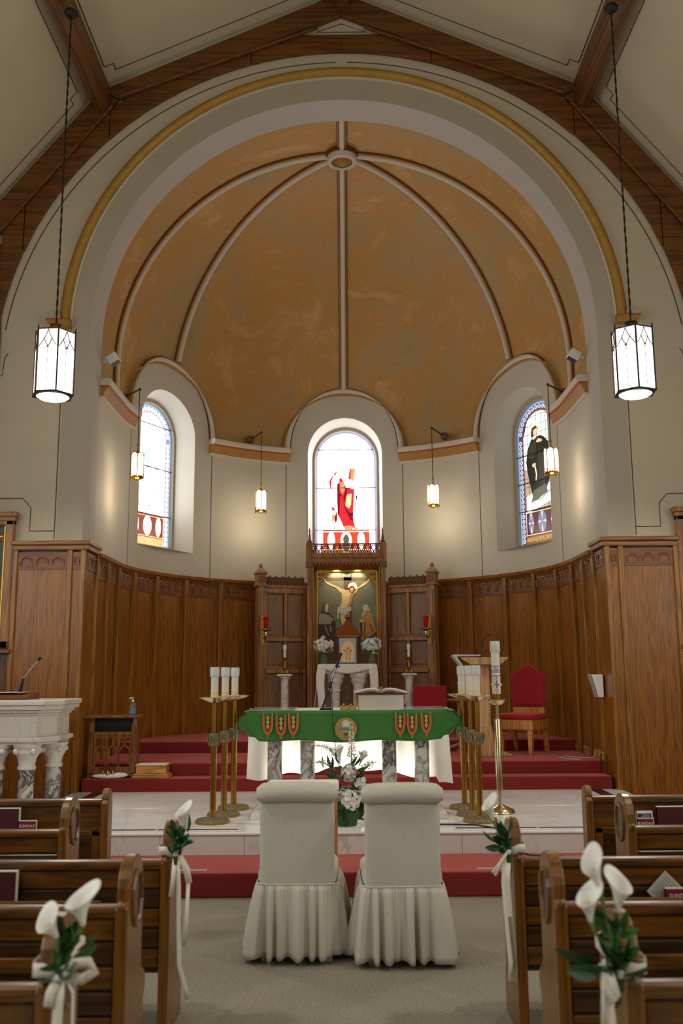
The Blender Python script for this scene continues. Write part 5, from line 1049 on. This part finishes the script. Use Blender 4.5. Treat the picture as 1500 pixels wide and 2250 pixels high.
# ================================================================ HANGING LANTERNS
glow('lantern_glass', 'fffaf4', 3.2); glow('lantern_glass_top', 'e9efe6', 1.6); glow('lantern_lens', 'ffffff', 4.0); glow('sconce_glass', 'fff0d2', 3.4)
def lantern(x, y, z0, rot, lab):
    R, H = .205, .66; t = tag(empty('nave_lantern', (x, y, z0)), lab, 'lantern', 'hexagonal nave lanterns')
    V = [(R*math.cos(rot+k*math.pi/3), R*math.sin(rot+k*math.pi/3)) for k in range(6)]
    for k in range(6):
        a, b = Vector(V[k]), Vector(V[(k+1) % 6]); L = lambda u, z, s=.985: ((a+(b-a)*u).x*s, (a+(b-a)*u).y*s, z)
        g = obj('glass_panel', MB().add([L(.03, .03), L(.97, .03), L(.97, H*.72), L(.03, H*.72)], [(0, 1, 2, 3)]), 'lantern_glass', t); obj('upper_pane', MB().add([L(.03, H*.72), L(.97, H*.72), L(.97, H-.02), L(.03, H-.02)], [(0, 1, 2, 3)]), 'lantern_glass_top', g)
        tr = MB(); tz = H*.70
        def cv(u0, z0_, u1, z1_, bow): return [L(lerp(u0, u1, i/6)+bow*math.sin(math.pi*i/6), lerp(z0_, z1_, i/6), 1.0) for i in range(7)]
        tr.tube(cv(.5, H-.02, .04, tz, .06), .004, 4).tube(cv(.5, H-.02, .96, tz, -.06), .004, 4).tube(cv(.5, tz, .3, tz+.09, -.02), .004, 4).tube(cv(.5, tz, .7, tz+.09, .02), .004, 4).tube([L(.5, .03, 1), L(.5, tz, 1)], .003, 4)
        obj('tracery', tr, 'bronze', g); obj('tracery_flower', MB().sphere(L(.5, tz, 1.0), .016, 6, 4), 'copper', g)
        obj('corner_bar', MB().tube([(V[k][0], V[k][1], -.0), (V[k][0], V[k][1], H+.005), (V[k][0]*1.02, V[k][1]*1.02, H+.045)], [.009, .009, .002], 6), 'bronze', t)
        obj('top_rail', MB().tube([(*V[k], H-.01), (*V[(k+1) % 6], H-.01)], .006, 5), 'bronze', t); obj('bottom_rail', MB().tube([(*V[k], .012), (*V[(k+1) % 6], .012)], .008, 5), 'bronze', t)
    obj('bottom_plate', MB().lathe([(R, .012), (R, .0), (.163, -.004), (.163, .006)], 6, rot=rot, cap=False), 'iron', t); obj('bottom_lens', MB().lathe([(.162, .0), (.13, -.022), (.07, -.034), (.001, -.038)], 28, cap=False), 'lantern_lens', t, smooth=True)
    obj('top_cap', MB().lathe([(.19, H-.01), (.07, H+.02), (.05, H+.03), (.05, H+.07), (.065, H+.075), (.065, H+.085), (.02, H+.1)], 12), 'copper' if x < 0 else 'bronze', t, smooth=30)
    top = 8.62-z0; n = 90; ch = [(.006*math.cos(i*1.1), .006*math.sin(i*1.1), lerp(H+.09, top, i/n)) for i in range(n+1)]
    obj('chain', MB().tube(ch, .0065, 5).tube([(-p[0], -p[1], p[2]) for p in ch], .0055, 5), 'iron', t)
    obj('canopy', MB().sphere((0, 0, top), .075, 14, 8, .7), 'iron', t, smooth=True)
    l = bpy.data.lights.new('lantern_downlight', 'SPOT'); l.energy = 130; l.spot_size = math.radians(150); l.spot_blend = .6; l.color = (1, .95, .86); l.shadow_soft_size = .14; o = bpy.data.objects.new('lantern_downlight', l); COL.objects.link(o); o.parent = t; o.location = (0, 0, -.06)
    return t
LANTERN_Y = 8.85
lantern(-2.88, 8.85, 4.37, math.radians(-65), 'lit hexagonal lantern on a long cord at the left of the arch'); lantern(2.88, 8.85, 4.35, math.radians(-97), 'lit hexagonal lantern on a long cord at the right of the arch')
for yy, wd in ((4.6, 'second'), (.4, 'third')):      # the lanterns go on along the nave, above and behind the camera
    lantern(-2.88, yy, 4.37, math.radians(-65), wd+' left nave lantern counted from the arch'); lantern(2.88, yy, 4.35, math.radians(-97), wd+' right nave lantern counted from the arch')
def sconce(x, y, z0, base, arm_z, lab):
    R, H = .088, .40; t = tag(empty('apse_lamp', (x, y, z0)), lab, 'hanging lamp', 'brass lamps hanging in the apse')
    for k in range(6):
        a = k*math.pi/3+.2; n = Vector((math.cos(a), math.sin(a), 0)); tg = Vector((-n.y, n.x, 0)); w_ = .04; ap = R*.9
        pts = [(-w_, .07), (w_, .07), (w_, H-.06)]+[(w_*math.cos(math.pi*i/8), H-.06+.05*math.sin(math.pi*i/8)) for i in range(1, 8)]+[(-w_, H-.06)]
        g = obj('glass_panel', MB().add([tuple(n*ap+tg*u+Vector((0, 0, z))) for u, z in pts], [tuple(range(len(pts)))]), 'sconce_glass', t)
        obj('panel_rim', MB().tube([tuple(n*(ap+.002)+tg*u*1.06+Vector((0, 0, z))) for u, z in pts[2:]], .005, 4), 'brass', g); obj('filigree', MB().tube([tuple(n*(ap+.006)+tg*u+Vector((0, 0, z))) for u, z in ((-.04, .1), (-.02, .12), (0, .1), (.02, .12), (.04, .1), (.02, .08), (0, .1), (-.02, .08), (-.04, .1))], .004, 4), 'brass', g)
        b = Vector((math.cos(a+math.pi/6), math.sin(a+math.pi/6), 0))*R*1.06; obj('rib', MB().tube([tuple(b+Vector((0, 0, .03))), tuple(b+Vector((0, 0, H-.05)))], .006, 5), 'brass', t)
    obj('base', MB().lathe([(.02, .03), (.045, .038), (.075, .052), (.09, .072), (.086, .08)], 12), 'brass', t, smooth=40); obj('finial', MB().sphere((0, 0, .025), .016, 8, 6), 'brass', t, smooth=True)
    obj('top_ring', MB().lathe([(.085, H-.03), (.03, H), (.012, H+.02), (.012, H+.07), (.022, H+.08), (.022, H+.1), (.008, H+.11)], 12), 'brass', t, smooth=40)
    bz = arm_z-z0; obj('cord', MB().tube([(0, 0, H+.08), (0, 0, bz)], .006, 5), 'iron', t)
    B = Vector(base)-Vector((x, y, z0)); obj('arm', MB().tube([(0, 0, bz), tuple(B)], .012, 6).sphere((0, 0, bz), .02, 8, 6), 'bronze', t, smooth=True)
    d = (Vector((0, 0, bz))-B).normalized(); obj('wall_plate', MB().tube([tuple(B-d*.02), tuple(B+d*.05)], [.07, .055], 14), 'carved_grey', t)
    l = bpy.data.lights.new('lamp_bulb', 'POINT'); l.energy = 5; l.color = (1, .85, .6); l.shadow_soft_size = .1; o = bpy.data.objects.new('lamp_bulb', l); COL.objects.link(o); o.parent = t; o.location = (0, 0, -.2)
sconce(-1.31, 14.3, 4.10, (-1.52, 14.62, 5.40), 5.43, 'brass lamp hanging left of the centre window'); sconce(1.385, 14.25, 4.16, (1.62, 14.55, 5.41), 5.47, 'brass lamp hanging right of the centre window')
sconce(-2.70, 11.83, 4.12, (-3.0, 12.2, 5.38), 5.38, 'brass lamp hanging before the left window'); sconce(2.70, 11.83, 4.14, (3.0, 12.2, 5.40), 5.40, 'brass lamp hanging before the right window')
for sg, wd in ((-1, 'left'), (1, 'right')):
    f = tag(empty('floodlight', (sg*3.03, 11.22, 5.55)), 'white floodlight clamped to the '+wd+' inner edge of the chancel arch', 'floodlight', 'arch floodlights')
    M = Matrix.Rotation(sg*math.radians(32), 4, 'Y')
    obj('bracket', MB().box(min(0, -sg*.12), max(0, -sg*.12), -.03, .03, -.02, .02), 'plastic_white', f, bev=.006)
    obj('housing', MB().box(-.075, .075, -.07, .07, -.045, .075).xf(Matrix.Translation((-sg*.13, 0, .02)) @ M), 'plastic_white', f, bev=.015); obj('lens', MB().box(-.06, .06, -.055, .055, -.05, -.044).xf(Matrix.Translation((-sg*.13, 0, .02)) @ M), 'black', f)
# framed saints at both edges of the front wall
for sg, wd in ((-1, 'left'), (1, 'right')):
    p = tag(empty('framed_icon', (sg*4.36, 10.67, 1.95)), 'carved oak framed sacred picture at the far '+wd+' of the front wall', 'painting')
    X = .525; 
    for a, b, c_, d in ((-X, -X+.1, 0, 1.5), (X-.1, X, 0, 1.5), (-X, X, 0, .1), (-X, X, 1.42, 1.52)): obj('frame_member', MB().box(a, b, -.05, .03, c_, d), 'reredos', p, bev=.015)
    obj('crown_moulding', MB().box(-X-.04, X+.04, -.075, .028, 1.52, 1.58).box(-X-.02, X+.02, -.06, .026, 1.47, 1.525), 'reredos', p, bev=.012); obj('bottom_moulding', MB().box(-X-.03, X+.03, -.07, .03, -.05, .0), 'reredos_dark', p, bev=.012)
    obj('gilt_slip', MB().box(-X+.1, -X+.115, -.03, .0, .1, 1.42).box(X-.115, X-.1, -.03, .0, .1, 1.42).box(-X+.1, X-.1, -.03, 0, .1, .115), 'gilt', p)
    obj('picture', MB().box(-X+.1, X-.1, -.01, .0, .1, 1.42), 'picture_dark' if 'picture_dark' in MATS else mat('picture_dark', '4a5a50', .5, var=.5, vscale=5), p)
    for nm, m_, pts in (('painted_robe', 'pt_brown', [(-.22, .12), (.2, .12), (.17, .6), (.12, .85), (-.1, .85), (-.18, .55)]), ('painted_mantle', 'pt_cloth', [(-.2, .14), (-.02, .14), (.02, .5), (-.04, .8), (-.12, .82), (-.18, .5)]), ('painted_face', 'pt_skin', arc(0, .95, .075, 0, 340, 14)), ('painted_halo', 'gilt', arc(0, .97, .13, 0, 345, 20))):
        obj(nm, MB().prism(pts, 'y', -.0125 if nm != 'painted_halo' else -.0115, -.0108), m_, p)
    rr = random.Random(3)
    for i in range(22):
        s = rr.choice((-1, 1)); obj('mosaic_flower', MB().lathe([(rr.uniform(.015, .03), 0), (.01, .006)], 8).xf(Matrix.Translation((s*rr.uniform(.2, .41), -.012, rr.uniform(1.2, 1.41))) @ Matrix.Rotation(math.pi/2, 4, 'X')), rr.choice(('red_berry', 'gilt', 'leaf', 'carved_red')), p)
# ================================================================ PEWS
def pew_profile():
    top = [(.15-.128*math.cos(math.pi*i/14), .80+.15*math.sin(math.pi*i/14)**.8) for i in range(15)]
    return [(0, 0), (0, .77), (.008, .787), (.02, .79)]+top+[(.28, .52), (.295, .49), (.35, .46), (.372, .43), (.365, .39), (.335, .35), (.33, .24), (.355, .19), (.37, .13), (.37, 0)]
END_ME = None
def pew(sg, y, xin, xout, lab, grp, rail=.785, front=False, knob=1.0):
    t = tag(empty('pew', (sg*xin, y, 0)), lab, 'pew', grp); LN = xout-xin; X = lambda a, b: (min(sg*a, sg*b), max(sg*a, sg*b))
    P = [(a, (b if b < .6 else .785+(b-.785)*knob + (rail-.785))) for a, b in pew_profile()] if not front else [(0, 0), (0, rail-.03), (.012, rail-.01)]+[(.06-.05*math.cos(math.pi*i/10), rail+.06*math.sin(math.pi*i/10)) for i in range(11)]+[(.12, rail-.05), (.12, 0)]
    e = obj('pew_end', MB().prism(P, 'x', *X(-.006, .042)), 'pew_end', t, bev=.009, bseg=2)
    if not front:     # teardrop moulding on the aisle face
        med = [(.155+.075*math.sin(2*math.pi*i/20), .80+(.085*math.cos(2*math.pi*i/20) if math.cos(2*math.pi*i/20) > -.2 else .115*math.cos(2*math.pi*i/20))) for i in range(20)]
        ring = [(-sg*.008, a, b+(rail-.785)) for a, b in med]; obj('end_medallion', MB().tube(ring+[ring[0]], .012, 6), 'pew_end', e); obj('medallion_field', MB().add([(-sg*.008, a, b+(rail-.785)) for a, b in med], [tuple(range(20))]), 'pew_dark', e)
        obj('shoulder_stud', MB().sphere((sg*.018, .01, rail-.002), .02, 8, 6), 'pew_end', e, smooth=True)
    obj('top_rail', MB().prism([(.005, rail-.04), (.0, rail-.02), (.004, rail-.006), (.016, rail), (.05, rail), (.06, rail-.01), (.06, rail-.04)], 'x', *X(.04, LN)), 'pew', t, smooth=35)
    zt = rail-.045
    if not front:
        n = 5; h = (zt-.3)/n
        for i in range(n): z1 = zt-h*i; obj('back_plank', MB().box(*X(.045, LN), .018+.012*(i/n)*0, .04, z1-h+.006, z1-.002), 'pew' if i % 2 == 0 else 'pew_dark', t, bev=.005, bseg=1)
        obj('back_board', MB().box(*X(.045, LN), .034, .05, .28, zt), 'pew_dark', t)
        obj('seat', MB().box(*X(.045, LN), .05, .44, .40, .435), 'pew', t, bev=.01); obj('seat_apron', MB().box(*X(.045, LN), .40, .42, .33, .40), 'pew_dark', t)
        obj('book_rack', MB().box(*X(.3, LN), -.055, .02, .565, .58).box(*X(.3, LN), -.06, -.045, .58, .62), 'pew', t, bev=.004)
    else:
        obj('upper_board', MB().box(*X(.045, LN), .03, .06, rail-.2, zt), 'pew', t, bev=.004)
        a = .05
        while a < LN-.1: obj('panel', MB().box(*X(a+.05, min(a+.42, LN)), .028, .045, .12, rail-.235), 'pew_dark', t, bev=.006); obj('stile', MB().box(*X(a, a+.05), .02, .06, .05, rail-.2), 'pew', t, bev=.004); a += .43
        obj('panel_rail', MB().box(*X(.045, LN), .02, .06, rail-.235, rail-.2).box(*X(.045, LN), .02, .06, .05, .12), 'pew', t, bev=.004)
        obj('book_rack', MB().box(*X(.2, LN), -.09, .03, .60, .615).box(*X(.2, LN), -.095, -.08, .615, .65), 'pew', t, bev=.004)
    obj('far_end', MB().prism(P, 'x', *X(LN, LN+.045)), 'pew_end', t); obj('kneeler_bar', MB().box(*X(.1, LN), -.32, -.2, .0 if front else .0, .07), 'pew_dark', t, bev=.01) if not front else None
for sg, wd, xi in ((-1, 'left', .84), (1, 'right', .79)):
    pew(sg, 2.80, xi, 5.3, 'nearest '+wd+' pew, its end tied with a ribboned lily bouquet', 'pews')
    pew(sg, 3.72, xi, 5.3, wd+' pew with a bare end between the two bouquet pews', 'pews')
    pew(sg, 4.60, xi, 5.3, 'farther '+wd+' pew with a lily bouquet on its end', 'pews')
    pew(sg, 5.50, 1.60, 5.3, wd+' pew set back from the aisle behind the front screen', 'pews')
    pew(sg, 6.24, 1.55, 5.3, 'panelled oak front screen before the '+wd+' pews', 'pew front screens', rail=.86, front=True)
# books in the racks
def book(x, y, z, w, h, d, m, lab, lean=0, text=None, grp=None, tilt=0):
    t = tag(empty('book', (x, y, z)), lab, 'book', grp); t.rotation_euler = (math.radians(lean), tilt, 0)
    obj('cover', MB().box(-w/2, w/2, -d/2, -d/2+.004, 0, h).box(-w/2, w/2, d/2-.004, d/2, 0, h).box(-w/2, -w/2+.004, -d/2, d/2, 0, h), m, t); obj('pages', MB().box(-w/2+.004, w/2+.006, -d/2+.004, d/2-.004, .004, h+.005), 'paper', t)
    if text:
        me = text_mesh(text, .026, .0005); me.materials.append(MATS['paper']); obj('title', me, None, t, loc=(0, -d/2-.001, h-.03), rot=(math.pi/2, 0, 0))
    return t
book(-2.20, 6.19, .615, .20, .195, .03, 'book_maroon', 'tall maroon hymnal at the left edge of the front screen rack'); book(-2.04, 6.175, .615, .11, .12, .02, 'book_red', 'small red booklet titled SUNDAY in the left rack', text='SUNDAY')
nb_ = book(1.90, 6.20, .615, .10, .15, .018, 'paper', 'white booklet with a navy label in the right front screen rack'); obj('navy_label', MB().box(-.043, .045, -.0105, -.009, .1, .14), 'book_navy', nb_)
for i in range(3): obj('print_line', MB().box(-.03+.008*i, .035, -.0112, -.0104, .109+.01*i, .112+.01*i), 'paper_grey', nb_)
book(1.895, 6.165, .615, .10, .112, .018, 'book_red', 'red booklet titled SUNDAY in front of the navy labelled booklet', text='SUNDAY'); book(2.095, 6.19, .615, .24, .18, .03, 'book_maroon', 'wide maroon hymnal in the right front screen rack')
book(-1.65, 4.575, .58, .2, .165, .03, 'book_maroon', 'dark hymnal at the left edge behind the farther left pew'); book(1.54, 4.555, .58, .14, .075, .02, 'book_red', 'red booklet titled SUNDAY at the right edge of the pews', text='SUNDAY')
lf = tag(empty('leaflet', (1.49, 4.585, .545)), 'grey printed leaflet standing on its corner at the right edge', 'leaflet'); lf.rotation_euler = (0, math.radians(45), 0); lf.scale = (.65, 1, .65); obj('sheet', MB().box(-.2, 0, -.003, .003, -.0, .2), 'paper_grey', lf)
for i in range(8): obj('print_line', MB().box(-.18, -.02-.02*(i % 3), -.0036, -.003, .17-.02*i, .174-.02*i), 'carved_grey', lf)
# ================================================================ PEW BOUQUETS
def calla(par, base, tip, r, open_dir, m='petal', L=1.0):
    """calla lily: rolled funnel from base to tip with a flared lip leaning to open_dir"""
    p0, p1 = Vector(base), Vector(tip); d = p1-p0; od = Vector(open_dir); od = (od-d*od.dot(d)/d.length_squared).normalized(); b = d.normalized().cross(od); n = 20; mb = MB(); K = 9
    for j in range(K+1):
        v = j/K; rad = r*.74*(.16+.36*v+.48*v**2.4)
        for k in range(n+1):
            a = 2*math.pi*k/n*.97+.05; ca, sa = math.cos(a), math.sin(a); back = (1-ca)/2     # a=0 front (overlap), pi = back
            ext = d*v*(.62+.38*back)+d*.25*v**4*max(0, back-.75)*4*.25
            pos = p0+ext+(od*ca+b*sa)*rad*(1+.06*(k/n)) + od*rad*.25*v*v*(1-2*back) - od*r*.45*v**4*back
            mb.v.append(tuple(pos))
    for j in range(K):
        for k in range(n): q = j*(n+1)+k; mb.f.append((q, q+1, q+n+2, q+n+1))
    l = obj('calla_lily', mb, m, par, smooth=True, solid=.0018, fix=False); sd = p0+d*.2
    obj('spadix', MB().tube([p0+d*.15, p0+d*.6], [r*.1, r*.08], 6), 'embroidery_gold', l, smooth=True); return l
def strip(par, pts, w, nrm, m='ribbon', name='ribbon_tail'):
    mb = MB(); P = [Vector(p) for p in pts]; nv = Vector(nrm)
    for i, p in enumerate(P):
        t = (P[min(i+1, len(P)-1)]-P[max(0, i-1)]).normalized(); s = t.cross(nv); s = s.normalized()*w/2 if s.length > 1e-4 else Vector((w/2, 0, 0)); mb.v += [tuple(p-s), tuple(p+s)]
    mb.f = [(2*i, 2*i+1, 2*i+3, 2*i+2) for i in range(len(P)-1)]
    return obj(name, mb, m, par, smooth=True, solid=.0015)
def bouquet(sg, y, xin, lab, lilies, leaves, tails, loops, seed):
    """origin at the inner back corner of the pew end at ribbon height; local +x points into the aisle"""
    t = tag(empty('pew_bouquet', (sg*xin, y, .83)), lab, 'bouquet', 'pew bouquets'); s = -sg; rnd = random.Random(seed); F = lambda p: (p[0]*s, p[1], p[2])
    # ribbon round the pew end: end spans local x -.042..+.006 , y 0.02...28
    bd = [F(p) for p in ((.02, -.012, -.012), (-.02, .0, 0), (-.05, .002, .0), (-.056, .03, 0), (-.056, .27, 0), (-.045, .293, 0), (.0, .293, 0), (.022, .27, 0), (.024, .12, 0), (.03, .02, -.01))]
    mb = MB(); 
    for p in bd: mb.v += [(p[0], p[1], p[2]-.019), (p[0], p[1], p[2]+.019)]
    k = len(bd); mb.f = [(2*i, 2*i+1, (2*i+3) % (2*k), (2*i+2) % (2*k)) for i in range(k)]
    obj('ribbon_band', mb, 'ribbon', t, smooth=60, solid=.002)
    kx = .032; obj('knot', MB().sphere((s*kx, -.02, -.01), .014, 8, 6, 1.2), 'ribbon', t, smooth=True)
    for pts, w in loops: strip(t, [F(p) for p in pts], w, (0, 1, .2), name='ribbon_loop')
    for pts, w in tails: strip(t, [F(p) for p in pts], w, (0, 1, 0))
    for base, tip, r, od in lilies:
        obj('stem', MB().tube(bez(F((kx, -.015, -.05)), F((kx, -.015, .03)), F((base[0]*.8+kx*.2, base[1], base[2]*.6)), F(base), 8), .0055, 6), 'stem', t, smooth=True); calla(t, F(base), F(tip), r, F(od))
    for p, d, k, w in leaves: put_leaf(t, (LEAF_B, LEAF_D)[w], F(p), F(d), k, rnd.uniform(-1, 1))
    obj('stem_bundle', MB().tube([(s*kx, -.015, -.06), (s*kx, -.015, .05)], [.012, .02], 7), 'leaf_dark', t)
def mk_leaves(n, seed, zc, spread, k):
    r = random.Random(seed); out = []
    for i in range(n): a = r.uniform(-1.5, 1.5); out.append(((.03+.01*r.random(), -.02, r.uniform(-.02, zc)), (math.sin(a)*spread+.25, r.uniform(-.6, .1), r.uniform(-.2, 1)), k*r.uniform(.6, 1.05), i % 2))
    return out
bouquet(-1, 4.60, .84, 'bouquet with one upright calla lily on the farther left pew', [((.075, -.03, .10), (.06, -.04, .215), .042, (-.5, -.6, .2))], mk_leaves(22, 1, .09, .8, .72)+[((.085, -.03, .09), (.3, -.1, .9), .75, 0)],
        [([(.04, -.02, -.02), (.05, -.02, -.15), (.055, -.02, -.35), (.06, -.02, -.5), (.09, -.02, -.6), (.10, -.02, -.65)], .02), ([(.05, -.02, -.02), (.085, -.02, -.08), (.10, -.03, -.14)], .03), ([(.095, -.02, -.13), (.09, -.02, -.3), (.08, -.02, -.42)], .018), ([(.03, -.02, -.02), (.025, -.03, -.12), (.015, -.03, -.2)], .02)],
        [([(.035, -.02, -.005), (.06, -.03, .02), (.085, -.03, .045), (.075, -.035, .03), (.04, -.03, -.008)], .012)], 1)
bouquet(-1, 2.80, .84, 'bouquet with two calla lilies on the nearest left pew', [((.095, -.03, .125), (.085, -.04, .225), .05, (-.45, -.7, .2)), ((.03, -.05, .10), (-.005, -.07, .165), .044, (-.2, -1, .1))], mk_leaves(18, 2, .09, .8, .72)+[((.08, -.03, .08), (-.35, -.1, .9), .75, 0), ((.08, -.03, .06), (.9, 0, .45), .6, 0), ((.07, -.03, .04), (.9, 0, .3), .6, 0)],
        [([(.035, -.025, -.02), (.035, -.03, -.08), (.03, -.03, -.2), (.02, -.03, -.4)], .028), ([(.05, -.025, -.01), (.075, -.03, -.05), (.078, -.03, -.2), (.076, -.03, -.42)], .008), ([(.03, -.025, -.015), (.012, -.035, -.05), (.008, -.035, -.085)], .026)],
        [([(.035, -.025, -.005), (.08, -.04, .03), (.12, -.045, .035), (.135, -.045, .01), (.10, -.04, -.012), (.04, -.03, -.008)], .03)], 2)
bouquet(1, 4.60, .79, 'bouquet with one drooping calla lily on the farther right pew', [((.10, -.03, .13), (.13, -.05, .235), .042, (.6, -.4, .3))], mk_leaves(20, 3, .08, .9, .72)+[((.07, -.03, .03), (.9, -.1, .35), .8, 0), ((.07, -.03, .01), (.9, -.1, -.1), .7, 1)],
        [([(.04, -.02, -.02), (.05, -.02, -.15), (.04, -.02, -.35), (.03, -.02, -.5), (.035, -.02, -.58)], .04), ([(.035, -.02, -.3), (.02, -.02, -.5), (.03, -.02, -.56)], .02)], [([(.04, -.02, -.01), (.075, -.03, -.06), (.11, -.03, -.10), (.10, -.035, -.115), (.07, -.03, -.06), (.04, -.03, -.012)], .014)], 3)
bouquet(1, 2.80, .79, 'bouquet with three calla lilies on the nearest right pew', [((.075, -.03, .21), (.11, -.05, .315), .04, (.5, -.6, .3)), ((.11, -.04, .13), (.12, -.06, .225), .042, (.6, -.6, .2)), ((.03, -.02, .15), (.015, -.03, .255), .044, (-.35, -.8, .2))], mk_leaves(24, 4, .12, .95, .85)+[((.1, -.03, .03), (.9, -.1, .05), 1.0, 1), ((.09, -.03, .0), (.9, -.1, -.1), .9, 1)],
        [([(.075, -.03, .02), (.07, -.03, -.1), (.06, -.03, -.25), (.055, -.03, -.42)], .032), ([(.07, -.03, .02), (.08, -.035, -.06), (.085, -.03, -.16)], .02)], [([(.07, -.03, .03), (.075, -.04, -.03), (.06, -.045, -.08), (.05, -.045, -.06), (.065, -.04, -.0)], .022)], 4)
# ================================================================ BRIDAL CHAIRS
def bridal(x, y, rz, lab, seed):
    t = tag(empty('bridal_chair', (x, y, 0), rz), lab, 'chair', 'slipcovered bridal chairs'); rnd = random.Random(seed); W = .222
    rr_ = [(W*math.copysign(1, c)*(1 if abs(c) > .999 else abs(c)**.2), .045*math.copysign(1, s_)*abs(s_)**.5+.05) for c, s_ in [(math.cos(2*math.pi*i/32), math.sin(2*math.pi*i/32)) for i in range(32)]]
    mb = MB(); n = 32
    for j in range(9):
        z = .40+.54*j/8; k = 1-.012*j/8*0
        for a, b in rr_: mb.v.append((a*(1+.006*math.sin(j*1.3)), b-.02*(j/8), z))
    for j in range(8):
        for i in range(n): mb.f.append((j*n+i, j*n+(i+1) % n, (j+1)*n+(i+1) % n, (j+1)*n+i))
    obj('backrest', mb, 'slipcover', t, smooth=True)
    # rolled head
    hw = .24; prof = []
    for i in range(13):
        a = math.pi*i/12-math.pi/2; prof.append((hw-.03+.03*math.cos(a) if True else 0, 0))
    mb = MB(); K = 14
    for j in range(K+1):
        u = -1+2*j/K; xx = hw*u; e = (1-abs(u)**10)**.25 if abs(u) < 1 else .0; e = max(e, .55); 
        for i in range(16):
            a = 2*math.pi*i/16; mb.v.append((xx, .005+.068*e*math.cos(a), .945+.062*e*math.sin(a)+.008*(1-u*u)))
    for j in range(K):
        for i in range(16): mb.f.append((j*16+i, j*16+(i+1) % 16, (j+1)*16+(i+1) % 16, (j+1)*16+i))
    mb.f.append(tuple(range(15, -1, -1))); mb.f.append(tuple(K*16+i for i in range(16)))
    obj('rolled_head', mb, 'slipcover', t, smooth=50)
    obj('seat', MB().box(-.235, .235, .03, .50, .41, .52), 'slipcover', t, bev=.045, bseg=4)
    # gathered skirt
    per = []; hx, y0, y1, rc = .228, -.0, .50, .05
    segs = [((-hx+rc, y0), (hx-rc, y0), (0, -1)), ((hx, y0+rc), (hx, y1-rc), (1, 0)), ((hx-rc, y1), (-hx+rc, y1), (0, 1)), ((-hx, y1-rc), (-hx, y0+rc), (-1, 0))]
    cen = [(hx-rc, y0+rc, -90), (hx-rc, y1-rc, 0), (-hx+rc, y1-rc, 90), (-hx+rc, y0+rc, 180)]
    for q, (a, b, nn) in enumerate(segs):
        m_ = 44
        for i in range(m_): u = i/m_; per.append((lerp(a[0], b[0], u), lerp(a[1], b[1], u), nn[0], nn[1]))
        cx_, cy_, a0 = cen[q]
        for i in range(10): an = math.radians(a0+90*i/10); per.append((cx_+rc*math.cos(an), cy_+rc*math.sin(an), math.cos(an), math.sin(an)))
    n = len(per); ph = [rnd.uniform(0, 6.28) for _ in range(4)]; mb = MB(); K = 12
    for j in range(K+1):
        v = j/K; z = .43-.395*v
        for i, (px_, py_, nx, ny) in enumerate(per):
            s_ = i/n*2*math.pi; f1 = math.sin(s_*20+ph[0]+1.5*math.sin(s_*7+ph[1])+.8*math.sin(s_*3+ph[2])); f2 = math.sin(s_*41+ph[2]); f3 = math.sin(s_*90+ph[3])
            sharp = math.copysign(abs(f1)**.45, f1)
            off = .012+.058*v**.75+(.036*sharp)*(v**.45)*(.75+.35*math.sin(s_*9+ph[3]))+.007*f2*v**.5+.004*f3*(1-v)**2
            mb.v.append((px_+nx*off, py_+ny*off, z-.008*v*f1))
    for j in range(K):
        for i in range(n): mb.f.append((j*n+i, j*n+(i+1) % n, (j+1)*n+(i+1) % n, (j+1)*n+i))
    obj('gathered_skirt', mb, 'slipcover', t, smooth=True, solid=.003); obj('waist_seam', MB().tube([(p[0]+p[2]*.012, p[1]+p[3]*.012, .432) for p in per+[per[0]]], .006, 5), 'slipcover', t, smooth=True)
    for a in (-.185, .185):
        for b in (.03, .46): obj('leg', MB().box(a-.022, a+.022, b-.022, b+.022, 0, .42), 'slipcover', t, bev=.004)
bridal(-.298, 5.76, math.radians(-1), 'left one of the two cream slipcovered bridal chairs', 1); bridal(.325, 5.68, math.radians(1.5), 'right one of the two cream slipcovered bridal chairs', 2)
kb = tag(empty('bridal_kneeler', (-.31, 6.85, 0)), 'wooden kneeler with white padded armrest behind the left bridal chair', 'kneeler')
obj('arm_rest', MB().box(-.25, .255, -.09, .09, .83, .90), 'white_cloth', kb, bev=.02, bseg=3)
for a in (-.225, .225): obj('side_post', MB().box(a-.018, a+.018, -.06, .06, 0, .83), 'reredos', kb, bev=.006)
obj('back_panel', MB().box(-.21, .21, .03, .05, .2, .8), 'reredos', kb); obj('knee_pad', MB().box(-.2, .2, -.30, .03, .12, .19), 'white_cloth', kb, bev=.02)
for x in (-1.2, 1.12):
    tag(obj('floor_vent', MB().box(x-.13, x+.13, 7.42, 7.46, .176, .182), 'plastic_grey'), 'narrow metal strip in the red step '+('left' if x < 0 else 'right')+' of the bridal chairs', 'floor plate')
